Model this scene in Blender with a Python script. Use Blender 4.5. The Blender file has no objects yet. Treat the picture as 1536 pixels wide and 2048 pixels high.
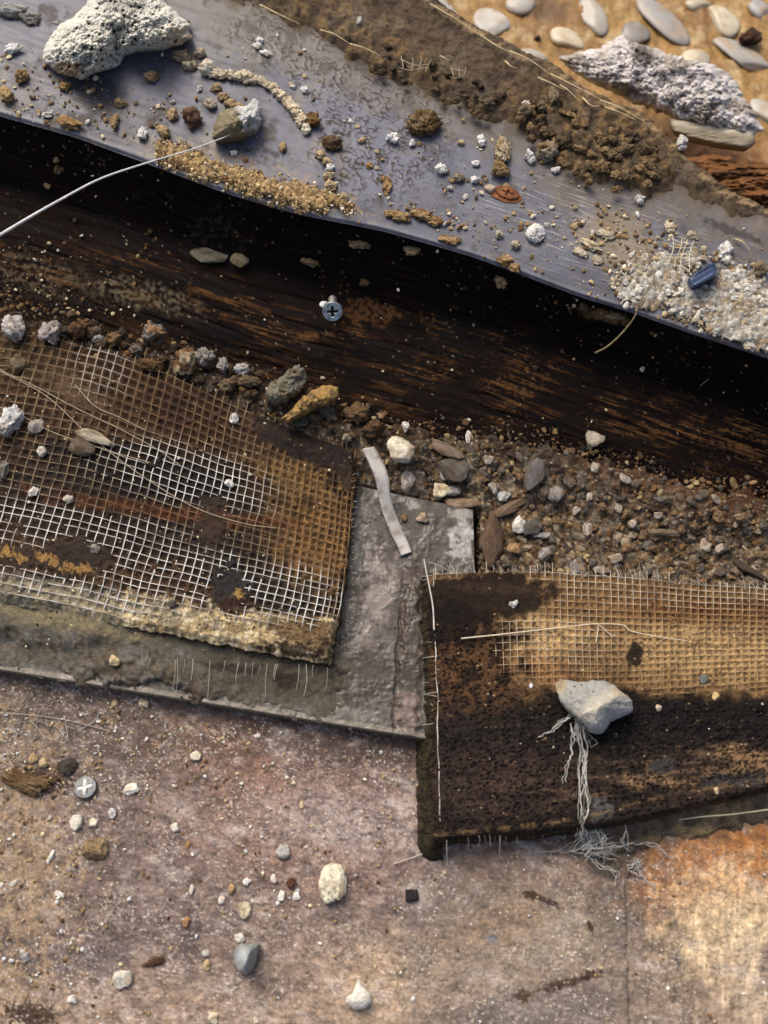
import bpy, bmesh, math, random
import numpy as np
from mathutils import Matrix

# ------------------------------------------------------------------ camera, light, exposure
S = bpy.context.scene
W0, H0, FPX, DIST, TILT = 1536, 2048, 2200.0, 490.0, math.radians(22)
CT, ST = math.cos(TILT), math.sin(TILT)
CAM = np.array([0.0, -DIST * ST, DIST * CT])
MM = 0.001
cd = bpy.data.cameras.new('camera'); cam = bpy.data.objects.new('camera', cd)
S.collection.objects.link(cam); S.camera = cam
cd.sensor_fit = 'HORIZONTAL'; cd.sensor_width = 24; cd.lens = 24 * FPX / W0
cam.location = tuple(CAM * MM); cam.rotation_euler = (TILT, 0, 0)
cd.clip_start = 0.01; cd.clip_end = 50
cd.dof.use_dof = True; cd.dof.focus_distance = 0.478; cd.dof.aperture_fstop = 7.5

SUN_EL, SUN_AZ = math.radians(50), math.radians(-28)     # azimuth from +Y, light comes from the top of the picture
w = bpy.data.worlds.new('World'); S.world = w; w.use_nodes = True
nt = w.node_tree; bg = nt.nodes['Background']
sky = nt.nodes.new('ShaderNodeTexSky'); sky.sky_type = 'NISHITA'; sky.sun_disc = False
sky.sun_elevation = SUN_EL; sky.sun_rotation = SUN_AZ
sky.air_density = 1.0; sky.dust_density = 7.0; sky.ozone_density = 0.3
nt.links.new(sky.outputs[0], bg.inputs[0]); bg.inputs[1].default_value = 0.085
sd = bpy.data.lights.new('sun', 'SUN'); sun = bpy.data.objects.new('sun', sd); S.collection.objects.link(sun)
sd.energy = 0.8; sd.angle = math.radians(36); sd.color = (1.0, 0.97, 0.93)
sun.rotation_euler = (math.radians(90) - SUN_EL, 0, math.pi - SUN_AZ)
sun.location = (0, 0, 2)
S.view_settings.view_transform = 'Standard'; S.view_settings.look = 'None'
S.view_settings.exposure = 0.75; S.view_settings.gamma = 1.0; S.view_settings.use_curve_mapping = False
S.cycles.max_bounces = 5

# ------------------------------------------------------------------ maths helpers
rng = np.random.default_rng(7)
def A_(*v): return [np.asarray(q, float) for q in v]
def unproj(px, py, z):
    px, py, z = A_(px, py, z)
    dx = (px - W0 / 2) / FPX; b = -(py - H0 / 2) / FPX
    dy = b * CT + ST; dz = b * ST - CT
    t = (z - CAM[2]) / dz
    return np.stack(np.broadcast_arrays(dx * t, CAM[1] + dy * t, z + 0 * t), -1)
def mmpp(px, py, z):
    p = unproj(px, py, z) - CAM
    return (p[..., 1] * ST - p[..., 2] * CT) / FPX
def proj(P):
    q = P - CAM
    d = q[..., 1] * ST - q[..., 2] * CT
    return W0 / 2 + FPX * q[..., 0] / d, H0 / 2 - FPX * (q[..., 1] * CT + q[..., 2] * ST) / d
def lin(c):
    c = np.asarray(c, float) / 255.0
    return np.where(c <= 0.04045, c / 12.92, ((c + 0.055) / 1.055) ** 2.4)
def sm(x, a, b):
    t = np.clip((np.asarray(x, float) - a) / (b - a), 0, 1); return t * t * (3 - 2 * t)
def hsh(ix, iy, iz, seed):
    h = (ix.astype(np.int64) * 374761393 + iy.astype(np.int64) * 668265263 + iz * 2147483647 * 7 + seed * 974634777) & 0xffffffff
    h = ((h ^ (h >> 13)) * 1274126177) & 0xffffffff
    h = ((h ^ (h >> 15)) * 2246822519) & 0xffffffff
    return (h ^ (h >> 14)) & 0xffffffff
def pn(x, y, seed=0):
    x, y = np.broadcast_arrays(*A_(x, y))
    ix, iy = np.floor(x), np.floor(y); fx, fy = x - ix, y - iy
    u, v = fx * fx * fx * (fx * (fx * 6 - 15) + 10), fy * fy * fy * (fy * (fy * 6 - 15) + 10)
    def g(a, b):
        ang = hsh(ix + a, iy + b, 0, seed) * (2 * math.pi / 4294967296.0)
        return np.cos(ang) * (fx - a) + np.sin(ang) * (fy - b)
    n0 = g(0, 0) * (1 - u) + g(1, 0) * u; n1 = g(0, 1) * (1 - u) + g(1, 1) * u
    return (n0 * (1 - v) + n1 * v) * 1.5
def fbm(x, y, s, o=4, seed=0, gain=.5):
    r = 0; a = 1; t = 0
    for i in range(o):
        r = r + a * pn(np.asarray(x) / s * 2 ** i + 13.7 * i, np.asarray(y) / s * 2 ** i - 7.1 * i, seed + i); t += a; a *= gain
    return r / t * 1.35
def n3(p, seed=0):
    i = np.floor(p); f = p - i; f = f * f * (3 - 2 * f); r = 0
    for a in (0, 1):
        for b in (0, 1):
            for c in (0, 1):
                h = hsh(i[..., 0] + a, i[..., 1] + b, (i[..., 2] + c).astype(np.int64), seed) / 4294967296.0
                r = r + h * (f[..., 0] if a else 1 - f[..., 0]) * (f[..., 1] if b else 1 - f[..., 1]) * (f[..., 2] if c else 1 - f[..., 2])
    return r * 2 - 1
def worley(x, y, s, seed=0):
    x, y = np.broadcast_arrays(*A_(x, y)); x = x / s; y = y / s
    ix, iy = np.floor(x), np.floor(y); best = np.full(x.shape, 9.0); idv = np.zeros(x.shape)
    for a in (-1, 0, 1):
        for b in (-1, 0, 1):
            h1 = hsh(ix + a, iy + b, 1, seed) / 4294967296.0; h2 = hsh(ix + a, iy + b, 2, seed) / 4294967296.0
            d = np.hypot(ix + a + h1 - x, iy + b + h2 - y); m = d < best
            best = np.where(m, d, best); idv = np.where(m, hsh(ix + a, iy + b, 3, seed) / 4294967296.0, idv)
    return best, idv
def mix(c, d, m):
    m = np.asarray(m)[..., None]; return c * (1 - m) + np.asarray(d) * m
def ell(x, y, cx, cy, rx, ry, rot=0, soft=.5, wob=.35, ws=40, seed=3):
    """soft edged, noisy ellipse mask"""
    a = math.radians(rot); dx, dy = x - cx, y - cy
    u = (dx * math.cos(a) + dy * math.sin(a)) / rx; v = (-dx * math.sin(a) + dy * math.cos(a)) / ry
    r = np.hypot(u, v)
    m = r < 3
    n = np.zeros(r.shape)
    if m.any(): n[m] = fbm(x[m], y[m], ws, 4, seed)
    r = r + n * wob
    return 1 - sm(r, 1 - soft / 2, 1 + soft / 2)
def curve(pts):
    xs = [p[0] for p in pts]; ys = [p[1] for p in pts]
    def f(x):
        x = np.asarray(x, float)
        return (np.interp(x - 25, xs, ys) + np.interp(x + 25, xs, ys) + 2 * np.interp(x, xs, ys)) / 4
    return f
def poly(pts, s):
    p = np.array(pts, float); t = np.linspace(0, 1, len(p))
    def g(q): return np.stack([np.interp(q, t, p[:, 0]), np.interp(q, t, p[:, 1])], -1)
    e = .35 / (len(p) - 1)
    return (g(s - e) + g(s + e) + 2 * g(s)) / 4
def smooth_path(pts, n):
    p = np.array(pts, float); p = np.vstack([2 * p[0] - p[1], p, 2 * p[-1] - p[-2]])
    out = []
    for q in np.linspace(0, len(p) - 3 - 1e-6, n):
        i = int(q); t = q - i; a, b, c, d = p[i:i + 4]
        out.append(.5 * ((2 * b) + (c - a) * t + (2 * a - 5 * b + 4 * c - d) * t * t + (3 * b - a - 3 * c + d) * t ** 3))
    return np.array(out)

# ------------------------------------------------------------------ object helpers
COL = S.collection
def tag(o, label=None, cat=None, group=None, kind=None):
    if label: o['label'] = label
    if cat: o['category'] = cat
    if group: o['group'] = group
    if kind: o['kind'] = kind
    return o
def build(name, V, F, mat, parent=None, col=None, R=None, origin=None, smooth=True):
    """V mm (n,3); F list of int arrays (m,k)"""
    V = np.asarray(V, float)
    if parent is not None: origin = parent['_o']
    if origin is None: origin = (V.min(0) + V.max(0)) / 2; origin[2] = V[:, 2].min()
    origin = np.asarray(list(origin), float)
    me = bpy.data.meshes.new(name)
    if not isinstance(F, list): F = [F]
    F = [f for f in F if len(f)]
    me.vertices.add(len(V)); me.vertices.foreach_set('co', ((V - origin) * MM).astype(np.float32).ravel())
    tot = np.concatenate([np.full(len(f), f.shape[1]) for f in F]); idx = np.concatenate([f.ravel() for f in F])
    me.loops.add(len(idx)); me.loops.foreach_set('vertex_index', idx.astype(np.int32))
    me.polygons.add(len(tot)); me.polygons.foreach_set('loop_start', np.concatenate([[0], np.cumsum(tot)[:-1]]).astype(np.int32))
    me.polygons.foreach_set('use_smooth', np.full(len(tot), bool(smooth)))
    me.update(calc_edges=True)
    if col is not None:
        at = me.color_attributes.new('Col', 'FLOAT_COLOR', 'POINT')
        c = np.ones((len(V), 4), np.float32); c[:, :3] = np.clip(col, 0.002, .9); at.data.foreach_set('color', c.ravel())
    if R is not None:
        at = me.attributes.new('R', 'FLOAT', 'POINT'); at.data.foreach_set('value', np.broadcast_to(R, len(V)).astype(np.float32).copy())
    me.materials.append(mat)
    o = bpy.data.objects.new(name, me); COL.objects.link(o)
    if parent is not None: o.parent = parent
    else: o.location = tuple(origin * MM)
    o['_o'] = [float(q) for q in origin]
    return o
def empty(name, org):
    o = bpy.data.objects.new(name, None); COL.objects.link(o); o.location = tuple(np.asarray(org, float) * MM)
    o.empty_display_size = .005; o['_o'] = [float(q) for q in org]; return o
def gridF(n, m):
    i = np.arange(n * m).reshape(n, m)
    return np.stack([i[:-1, :-1], i[1:, :-1], i[1:, 1:], i[:-1, 1:]], -1).reshape(-1, 4)
def patch(name, P, col, mat, parent=None, R=None, skirt=None, rows=1, skcol=None, skout=0.0, seed=5, keep=None):
    """P (n,m,3) world mm: rows go down the picture. skirt = lowest z of its side walls"""
    n, m = P.shape[:2]; V = [P.reshape(-1, 3)]; C = [col.reshape(-1, 3)]; F = [gridF(n, m)]
    Rr = [np.broadcast_to(.8 if R is None else R, (n, m)).reshape(-1)]
    if skirt is not None:
        i = np.arange(n * m).reshape(n, m)
        ring = np.concatenate([i[0, :], i[1:, -1], i[-1, -2::-1], i[-2:0:-1, 0]])
        pr = V[0][ring]; L = len(ring); cen = pr.mean(0)
        d = np.roll(pr, -2, 0) - np.roll(pr, 2, 0); nrm = np.stack([-d[:, 1], d[:, 0]], -1)
        nrm = nrm / (np.linalg.norm(nrm, axis=1, keepdims=True) + 1e-6)
        cr = C[0][ring] if skcol is None else None
        prev = ring; base = n * m
        so = skout(pr, nrm) if callable(skout) else np.full(L, float(skout))
        for k in range(1, rows + 1):
            t = k / rows; q = pr.copy(); q[:, 2] = pr[:, 2] * (1 - t) + skirt * t
            q[:, :2] += nrm * (so * t + (rng.normal(0, .18, L) if rows > 1 else 0))[:, None]
            cc = (C[0][ring] * .8) if skcol is None else skcol(q, t)
            V.append(q); C.append(cc); Rr.append(np.full(L, .9))
            cur = base + np.arange(L); base += L
            F.append(np.stack([prev, np.roll(prev, -1), np.roll(cur, -1), cur], -1)); prev = cur
    if keep is not None:
        F = [F[0][keep.reshape(-1)[F[0]].all(1)]]; used = np.unique(F[0]); inv = np.zeros(n * m, int); inv[used] = np.arange(len(used))
        F = [inv[F[0]]]; V = [V[0][used]]; C = [C[0][used]]; Rr = [Rr[0][used]]
    return build(name, np.vstack(V), F, mat, parent, np.vstack(C), np.concatenate(Rr))
class Acc:
    def __init__(s): s.V = []; s.T = []; s.Q = []; s.C = []; s.n = 0
    def add(s, V, F, c):
        s.V.append(V); (s.T if F.shape[1] == 3 else s.Q).append(F + s.n)
        c = np.asarray(c, float); s.C.append(np.broadcast_to(c, (len(V), 3)) if c.ndim == 1 else c); s.n += len(V)
    def build(s, name, mat, parent=None, R=.85, smooth=True):
        F = ([np.vstack(s.T)] if s.T else []) + ([np.vstack(s.Q)] if s.Q else [])
        return build(name, np.vstack(s.V), F, mat, parent, np.vstack(s.C), R, smooth=smooth)
def tube(P, r, k=5):
    P = np.asarray(P, float); n = len(P); r = np.broadcast_to(r, n)
    T = np.gradient(P, axis=0); T /= np.linalg.norm(T, axis=1, keepdims=True) + 1e-9
    up = np.array([0, 0, 1.0]) if abs(T[:, 2]).mean() < .9 else np.array([1.0, 0, 0])
    Sd = np.cross(T, up); Sd /= np.linalg.norm(Sd, axis=1, keepdims=True) + 1e-9; Up = np.cross(Sd, T)
    a = np.arange(k) * 2 * math.pi / k
    V = P[:, None] + r[:, None, None] * (Sd[:, None] * np.cos(a)[None, :, None] + Up[:, None] * np.sin(a)[None, :, None])
    i = np.arange(n * k).reshape(n, k)
    F = np.stack([i[:-1], np.roll(i, -1, 1)[:-1], np.roll(i, -1, 1)[1:], i[1:]], -1).reshape(-1, 4)
    return V.reshape(-1, 3), F
ICO = {}
for lv in range(1, 6):
    b = bmesh.new(); bmesh.ops.create_icosphere(b, subdivisions=lv, radius=1); b.verts.ensure_lookup_table()
    ICO[lv] = (np.array([v.co[:] for v in b.verts]), np.array([[v.index for v in f.verts] for f in b.faces])); b.free()
def rockV(seed, lv=3, cuts=9, amp=.12, fr=2.2, fine=.04, pits=0.0):
    r = np.random.default_rng(seed); V, F = ICO[lv]; V = V.copy()
    for _ in range(cuts):
        nn = r.normal(size=3); nn /= np.linalg.norm(nn); d = r.uniform(.5, .88)
        V -= np.maximum(0, V @ nn - d)[:, None] * nn
    Dn = V / (np.linalg.norm(V, axis=1, keepdims=True) + 1e-6)
    o = r.uniform(0, 90, 3)
    h = n3(V * fr + o, seed) * amp + n3(V * fr * 2.6 + o, seed + 1) * amp * .5 + n3(V * 11 + o, seed + 2) * fine
    pm = 0 * h
    if pits:
        pm = sm(n3(V * 7.5 + o + 40, seed + 5), .32, .6); h = h - pm * pits
    return V + Dn * h[:, None], F, pm
def rotm(a, tx=0, ty=0):
    return np.array(Matrix.Rotation(a, 3, 'Z') @ Matrix.Rotation(tx, 3, 'X') @ Matrix.Rotation(ty, 3, 'Y'))

# ------------------------------------------------------------------ materials
def mat(name, rough=.85, spec=.35, var=.35, vs=900, grain=.12, gs=3500, bump=.5, bs=1600, bd=.00025, stretch=(1, 1, 1),
        tint=None, metal=0, useR=True, coat=0, trans=0, rv=.15, attr=True, color=(.5, .5, .5)):
    m = bpy.data.materials.new(name); m.use_nodes = True; t = m.node_tree; N = t.nodes.new; L = t.links.new
    p = t.nodes['Principled BSDF']
    tc = N('ShaderNodeTexCoord'); mp = N('ShaderNodeMapping'); mp.inputs['Scale'].default_value = stretch
    L(tc.outputs['Object'], mp.inputs[0])
    def noise(s, d=4, r=.6):
        n = N('ShaderNodeTexNoise'); n.inputs['Scale'].default_value = s; n.inputs['Detail'].default_value = d
        n.inputs['Roughness'].default_value = r; L(mp.outputs[0], n.inputs['Vector']); return n.outputs['Fac']
    def rng_(src, a, b, lo=.25, hi=.75):
        r = N('ShaderNodeMapRange'); r.inputs[1].default_value = lo; r.inputs[2].default_value = hi
        r.inputs[3].default_value = a; r.inputs[4].default_value = b; L(src, r.inputs[0]); return r.outputs[0]
    def math_(op, a, b):
        q = N('ShaderNodeMath'); q.operation = op
        for i, s in enumerate((a, b)):
            if hasattr(s, 'links'): L(s, q.inputs[i])
            else: q.inputs[i].default_value = s
        return q.outputs[0]
    if attr:
        a = N('ShaderNodeAttribute'); a.attribute_name = 'Col'; base = a.outputs['Color']
    else:
        a = N('ShaderNodeRGB'); a.outputs[0].default_value = (*color, 1); base = a.outputs[0]
    nz = noise(vs); ng = noise(gs, 2)
    f = math_('MULTIPLY', rng_(nz, 1 - var, 1 + var), rng_(ng, 1 - grain, 1 + grain))
    vm = N('ShaderNodeVectorMath'); vm.operation = 'SCALE'; L(base, vm.inputs[0]); L(f, vm.inputs['Scale'])
    L(vm.outputs[0], p.inputs['Base Color'])
    if useR and attr:
        ra = N('ShaderNodeAttribute'); ra.attribute_name = 'R'; rs = ra.outputs['Fac']
    else:
        v = N('ShaderNodeValue'); v.outputs[0].default_value = rough; rs = v.outputs[0]
    L(math_('ADD', rs, rng_(nz, -rv, rv)), p.inputs['Roughness'])
    p.inputs['Specular IOR Level'].default_value = spec; p.inputs['Metallic'].default_value = metal
    p.inputs['Coat Weight'].default_value = coat; p.inputs['Transmission Weight'].default_value = trans
    b = N('ShaderNodeBump'); b.inputs['Strength'].default_value = bump; b.inputs['Distance'].default_value = bd
    L(noise(bs, 5, .65), b.inputs['Height']); L(b.outputs[0], p.inputs['Normal'])
    return m
M_ply = mat('plywood_dirty', var=.32, vs=500, grain=.2, gs=2600, bump=.7, bs=1500, bd=.0005)
M_strip = mat('blue_grey_plastic', spec=.38, var=.16, vs=160, grain=.05, bump=.12, bs=900, rv=.08)
M_wood = mat('wet_dark_wood', spec=.12, var=.45, vs=900, grain=.25, gs=3000, bump=.6, bs=1500)
M_dirt = mat('crumbly_dirt', spec=.2, var=.45, vs=1300, grain=.3, gs=3200, bump=1.0, bs=1800, bd=.0006)
M_rock = mat('crushed_stone', spec=.2, var=.34, vs=1200, grain=.18, gs=4200, bump=.7, bs=2400, bd=.0004)
M_tile = mat('dusty_tile', spec=.5, var=.12, vs=500, grain=.08, bump=.25, bs=1200)
M_net = mat('glass_fibre_netting', spec=.4, var=.15, vs=1500, grain=.1, bump=.3, bs=3000)
M_plas = mat('smooth_plastic', spec=.5, var=.08, vs=300, grain=.05, bump=.1, bs=700)
M_metal = mat('zinc_metal', spec=.5, var=.12, vs=800, grain=.1, bump=.25, bs=2000, metal=.75)
M_peb = mat('smooth_pebble', spec=.45, var=.15, vs=150, grain=.06, bump=.2, bs=500)

# ------------------------------------------------------------------ where the surfaces run, in the photograph's own measure
fA = curve([(-500, 60), (0, 228), (150, 270), (300, 325), (450, 382), (600, 425), (768, 458), (943, 508), (1168, 592), (1268, 622), (1400, 668), (1536, 712), (2100, 900)])
fB = curve([(-500, 560), (0, 640), (300, 720), (560, 800), (700, 862), (850, 890), (1000, 900), (1100, 915), (1200, 940), (1350, 985), (1536, 1015), (2100, 1120)])
fC = curve([(-500, -420), (300, -60), (450, -10), (600, 62), (700, 120), (850, 185), (960, 235), (1050, 262), (1130, 335), (1230, 385), (1340, 385), (1450, 415), (1536, 450), (2100, 640)])
fE = curve([(-500, -600), (500, -180), (700, -75), (850, 0), (920, 45), (1000, 88), (1080, 130), (1180, 190), (1290, 245), (1350, 300), (1390, 345), (1450, 385), (1536, 425), (2100, 640)])
ZS, ZL, ZR, ZT, ZP = 60.0, 16.5, 15.0, 8.0, -14.0

# ================================================================== ground: the plywood sheet
def stepgrid(x0, x1, y0, y1, st, stx=None):
    xs = np.arange(x0, x1 + st, stx or st); ys = np.arange(y0, y1 + st, st)
    return np.meshgrid(xs, ys)
X, Y = stepgrid(-330, 2050, 1240, 2330, 2.4)
wx = X + fbm(X, Y, 60, 3, 11) * 18; wy = Y + fbm(X, Y, 60, 3, 12) * 18
c = np.broadcast_to(lin((124, 107, 97)), X.shape + (3,)).copy()
c = mix(c, lin((164, 142, 120)), sm(Y + .12 * X + fbm(X, Y, 170, 4, 1) * 130, 1880, 2080) * .8)
c = mix(c, lin((150, 122, 108)), ell(wx, wy, 620, 1660, 260, 120, 5, .9) * .6)
c = mix(c, lin((168, 156, 148)), ell(wx, wy, 700, 1650, 150, 60, 10, 1) * .5)
c = mix(c, lin((138, 100, 78)), ell(wx, wy, 440, 1500, 150, 70, 15, 1.3, .6) * .5)
c = mix(c, lin((74, 58, 50)), ell(wx, wy, 700, 1480, 260, 55, 8, 1) * .7)
c = mix(c, lin((84, 72, 62)), ell(wx, wy, 120, 1450, 320, 90, 8, 1) * .6)
c = mix(c, lin((120, 104, 82)), ell(wx, wy, -20, 1750, 150, 280, 0, 1) * .6)
c = mix(c, lin((86, 76, 80)), ell(wx, wy, 110, 1900, 150, 50, 8, 1) * .65)
c = mix(c, lin((86, 76, 78)), ell(wx, wy, 380, 1880, 22, 70, 0, 1) * .75)
c = mix(c, lin((92, 80, 76)), ell(wx, wy, 280, 1860, 90, 30, 8, 1) * .5)
c = mix(c, lin((184, 160, 130)), ell(wx, wy, 770, 1990, 80, 120, 0, 1.4) * .6)
c = mix(c, lin((166, 148, 124)), ell(wx, wy, 1080, 1860, 190, 90, -8, 1) * .8)
c = mix(c, lin((150, 118, 84)), ell(wx, wy, 1000, 1850, 120, 40, -20, 1) * .6)
c = mix(c, lin((150, 126, 104)), ell(wx, wy, 1050, 1740, 130, 50, 5, 1) * .6)
c = mix(c, lin((104, 94, 88)), ell(wx, wy, 1020, 2060, 250, 70, -14, 1) * .75)
c = mix(c, lin((86, 76, 66)), ell(wx, wy, 1250, 1770, 60, 120, 8, 1) * .85)
c = mix(c, lin((132, 116, 100)), ell(wx, wy, 1330, 2000, 90, 190, 0, 1) * .8)
c = mix(c, lin((176, 116, 58)), ell(wx, wy, 1500, 1725, 220, 95, -10, 1.2, .5) * .95)
c = mix(c, lin((220, 194, 152)), ell(wx, wy, 1480, 1860, 130, 110, 30, 1.4, .7) * .9)
c = mix(c, lin((190, 170, 142)), ell(wx, wy, 1530, 2000, 60, 150, -20, 1.3) * .8)
c = mix(c, lin((100, 88, 84)), ell(wx, wy, 1545, 1930, 26, 60, 0, .8) * .7)
# grain
g = np.where(X > 1255, fbm(X * 8, Y, 90, 4, 21), fbm(X, Y * 6, 90, 4, 22))
gd = fbm(X * .5 + Y * .9, (Y * .5 - X * .3) * 7, 90, 4, 23)
c = c * (1 + .30 * np.where(X > 1255, g, .6 * g + .4 * gd)[..., None])
c = c * (1 + .62 * fbm(X, Y, 30, 5, 27, .8)[..., None]); c = mix(c, lin((70, 62, 60)), sm(fbm(X, Y * 1.5, 60, 5, 28, .75), .12, .5) * .5)
c = mix(c, lin((196, 182, 172)), sm(fbm(X, Y * 1.6, 46, 6, 29, .85), .08, .5) * .55 * sm(1290 - X, 0, 80))
c = mix(c, lin((66, 58, 54)), sm(fbm(X * .8, Y * 2, 34, 5, 26, .8), .14, .5) * .55 * (1 - .7 * sm(X, 1300, 1400)))
c = mix(c, lin((176, 150, 116)), sm(fbm(X, Y, 26, 5, 25, .8) + .5 * ell(X, Y, 0, 1750, 160, 330, 0, 1) - .25, .0, .35) * .6)
vs_ = fbm(X * 5, Y, 120, 5, 24, .7) * sm(X, 1255, 1300); c = c * (1 + .55 * vs_[..., None]); c = mix(c, lin((88, 76, 66)), sm(vs_, .15, .5) * .4)
fi, idv = worley(X, Y, 6.5, 31)
speck = (1 - sm(fi, .08, .28)) * (idv > .88) * sm(fbm(X, Y, 90, 3, 32), -.3, .35)
c = mix(c, lin((232, 216, 190)), speck * .75)
pit = (1 - sm(fi, .15, .42)) * (idv < .16)
c = mix(c, lin((40, 32, 28)), pit * .35)
fuzz = sm(fbm(X, Y, 9, 3, 35, .7), .28, .6) * sm(fbm(X, Y, 120, 3, 36), -.25, .3)
c = mix(c, lin((214, 202, 190)), fuzz * .6)
sd_ = fbm(X * .75 + Y * .55, (Y * .8 - X * .35) * 2.6, 130, 6, 37, .72)
c = mix(c, lin((206, 194, 182)), sm(sd_, .08, .55) * .5 * sm(fbm(X, Y, 160, 3, 38), -.4, .2)); c = mix(c, lin((70, 60, 56)), sm(-sd_, .12, .6) * .5)
c = mix(c, lin((118, 110, 100)), sm(X - 800 - (Y - 1800) * .02, -14, 30) * sm(1300 - X, 0, 60) * sm(Y, 1700, 1800) * .35)
seam = np.exp(-((X - 1252 - (Y - 1750) * .02 - fbm(X * 0, Y, 60, 3, 41) * 5) / 2.0) ** 2) * sm(Y, 1730, 1790)
c = mix(c, lin((60, 52, 46)), seam * .5)
for cx, cy, rx, ry, ro in ((1090, 1800, 32, 7, 25), (1060, 1790, 14, 8, 20), (1045, 1992, 17, 12, 0), (1125, 1968, 52, 9, -16), (1180, 1950, 20, 8, -10), (1180, 1850, 5, 14, -20), (85, 1560, 60, 24, 8), (62, 2030, 50, 24, 5)):
    c = mix(c, lin((62, 42, 30)), ell(X, Y, cx, cy, rx, ry, ro, .5, 1.0, 9, 44) * .9)
c = mix(c, lin((108, 112, 120)), ell(X, Y, 985, 1880, 14, 9, 30, .8) * .7)
f5, i5 = worley(X + fbm(X, Y, 8, 2, 53) * 3, Y, 4.6, 54); dn = sm(fbm(X, Y, 100, 4, 55, .6), -.3, .35) * (1 - .5 * sm(X, 1300, 1400))
c = mix(c, lin((236, 228, 214)), (1 - sm(f5, .1, .5)) * (i5 > .87) * dn * .8); c = mix(c, lin((46, 38, 36)), (1 - sm(f5, .1, .5)) * (i5 < .16) * .55)
c = c * np.array([1.0, 1.0, 1.02]) * 1.05
dz = fbm(X, Y, 60, 5, 51, .6) * .8 + fuzz * .35 + speck * .5 - pit * .3 - seam * .6 + fbm(X, Y, 8, 3, 52) * .3
P = unproj(X, Y, 0); P[..., 2] += dz
ground = tag(patch('ground', P, c, M_ply, R=.82 + 0 * X, skirt=-9), 'stained pinkish brown plywood sheet strewn with grit', kind='structure')

# wide earth around and below everything
X, Y = np.meshgrid(np.linspace(-2600, 2600, 90), np.linspace(-2600, 2600, 90))
c = np.broadcast_to(lin((96, 80, 62)), X.shape + (3,)) * (1 + .3 * fbm(X, Y, 300, 4, 5)[..., None])
P = np.stack([X, Y, -24 + fbm(X, Y, 400, 4, 6) * 3], -1)[::-1]
tag(patch('terrain', P, c, M_dirt, R=.9 + 0 * X), kind='structure')

# ================================================================== pebble floor beyond the beam
X, Y = stepgrid(560, 2050, -420, 640, 4.5)
c = np.broadcast_to(lin((160, 124, 70)), X.shape + (3,)).copy()
c = c * (1 + .5 * fbm(X, Y, 40, 5, 65, .8)[..., None]); c = mix(c, lin((128, 90, 50)), sm(fbm(X, Y, 90, 4, 61), -.1, .5) * .6)
c = mix(c, lin((196, 172, 126)), sm(fbm(X, Y, 50, 5, 62, .7), .0, .5) * .7)
c = mix(c, lin((96, 70, 42)), ell(X, Y, 1085, 15, 50, 30, 10, 1) * .8)
c = mix(c, lin((140, 92, 50)), ell(X, Y, 1450, 380, 200, 90, 15, .8) * .8)
dz = fbm(X, Y, 80, 4, 63) * 1.8 + fbm(X, Y, 22, 4, 64, .7) * 1.5
P = unproj(X, Y, ZP); P[..., 2] += dz
pf = tag(patch('pebble_floor', P, c, M_ply, R=.5 + 0 * X, skirt=-26), kind='structure')
PB = [(985, 48, 66, 84, -35), (880, 18, 90, 56, 30), (1133, 80, 54, 72, -45), (1186, 32, 52, 96, -18), (1325, 42, 58, 136, -36), (1446, 42, 56, 82, -30),
      (1482, 112, 56, 122, -48), (1270, 68, 58, 60, -40), (1392, 118, 60, 44, 10), (1040, 8, 60, 50, -20), (1520, 20, 40, 60, -30), (1395, 8, 50, 36, 0), (1065, 112, 60, 30, 20),
      (1575, 130, 50, 90, -30), (1600, 30, 50, 90, -30), (1540, 230, 60, 90, -40), (1640, 260, 55, 90, -40), (1250, -60, 55, 95, -30), (1360, -70, 60, 100, -30), (1120, -50, 60, 90, -30), (1480, -60, 60, 90, -30), (970, -60, 60, 80, -35), (1680, 130, 60, 90, -35),
      (1600, -70, 55, 95, -25), (1730, 20, 55, 95, -25), (1420, 210, 56, 80, -40), (1700, 380, 60, 90, -35), (1590, 360, 56, 80, -40)]
for k, (x, y, wd, ht, ro) in enumerate(PB):
    V, F, _ = rockV(900 + k, 3, 3, .05, 1.4, .005)
    s = float(mmpp(x, y, ZP))
    V = V * np.array([wd / 2, ht / 2 * 1.12, 9]) * s
    V = V @ rotm(math.radians(-ro)).T + unproj(x, y, ZP + .6)
    cc = lin([(190, 186, 176), (172, 170, 166), (200, 190, 164)][k % 3]) * (1 + .12 * n3(V * .2, 3))[:, None]
    cc = cc * (.75 + .35 * rng.random()); cc = mix(cc, lin((176, 140, 90)), sm(n3(V * .35, 5), .0, .6) * .5)
    if k == 7: cc = cc * .6
    build('pebble', V, F, M_peb, pf, cc, .35)

# ================================================================== the dark beam
n, m = 230, 860
U = np.linspace(-330, 1900, m)
kv = np.array([0, .08, .38, .44, .60, .85, 1.0]); kp = np.array([-.045, 0.02, .33, .36, .56, .88, 1.12]); kz = np.array([56.5, 54, 25, 23, 19, 8, 1.0])
v = np.linspace(0, 1, n); fp = np.interp(v, kv, kp); fz = np.interp(v, kv, kz)
ker = np.ones(7) / 7; fz = np.convolve(np.pad(fz, 3, 'edge'), ker, 'valid'); fp = np.convolve(np.pad(fp, 3, 'edge'), ker, 'valid')
fp[:4] = np.linspace(-.06, fp[4], 5)[:4]
X = np.broadcast_to(U, (n, m)); a = fA(U); b = fB(U)
Y = a[None] + (b - a)[None] * fp[:, None]
Zb = np.broadcast_to(fz[:, None], (n, m))
d = Y - a[None]                                       # distance below the edge
g1 = fbm(X, d * 16, 170, 5, 71, .6); g2 = fbm(X, d * 5, 260, 4, 72); g3 = fbm(X, d * 30, 90, 3, 73)
c = np.broadcast_to(lin((22, 13, 9)), X.shape + (3,)).copy()
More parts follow.
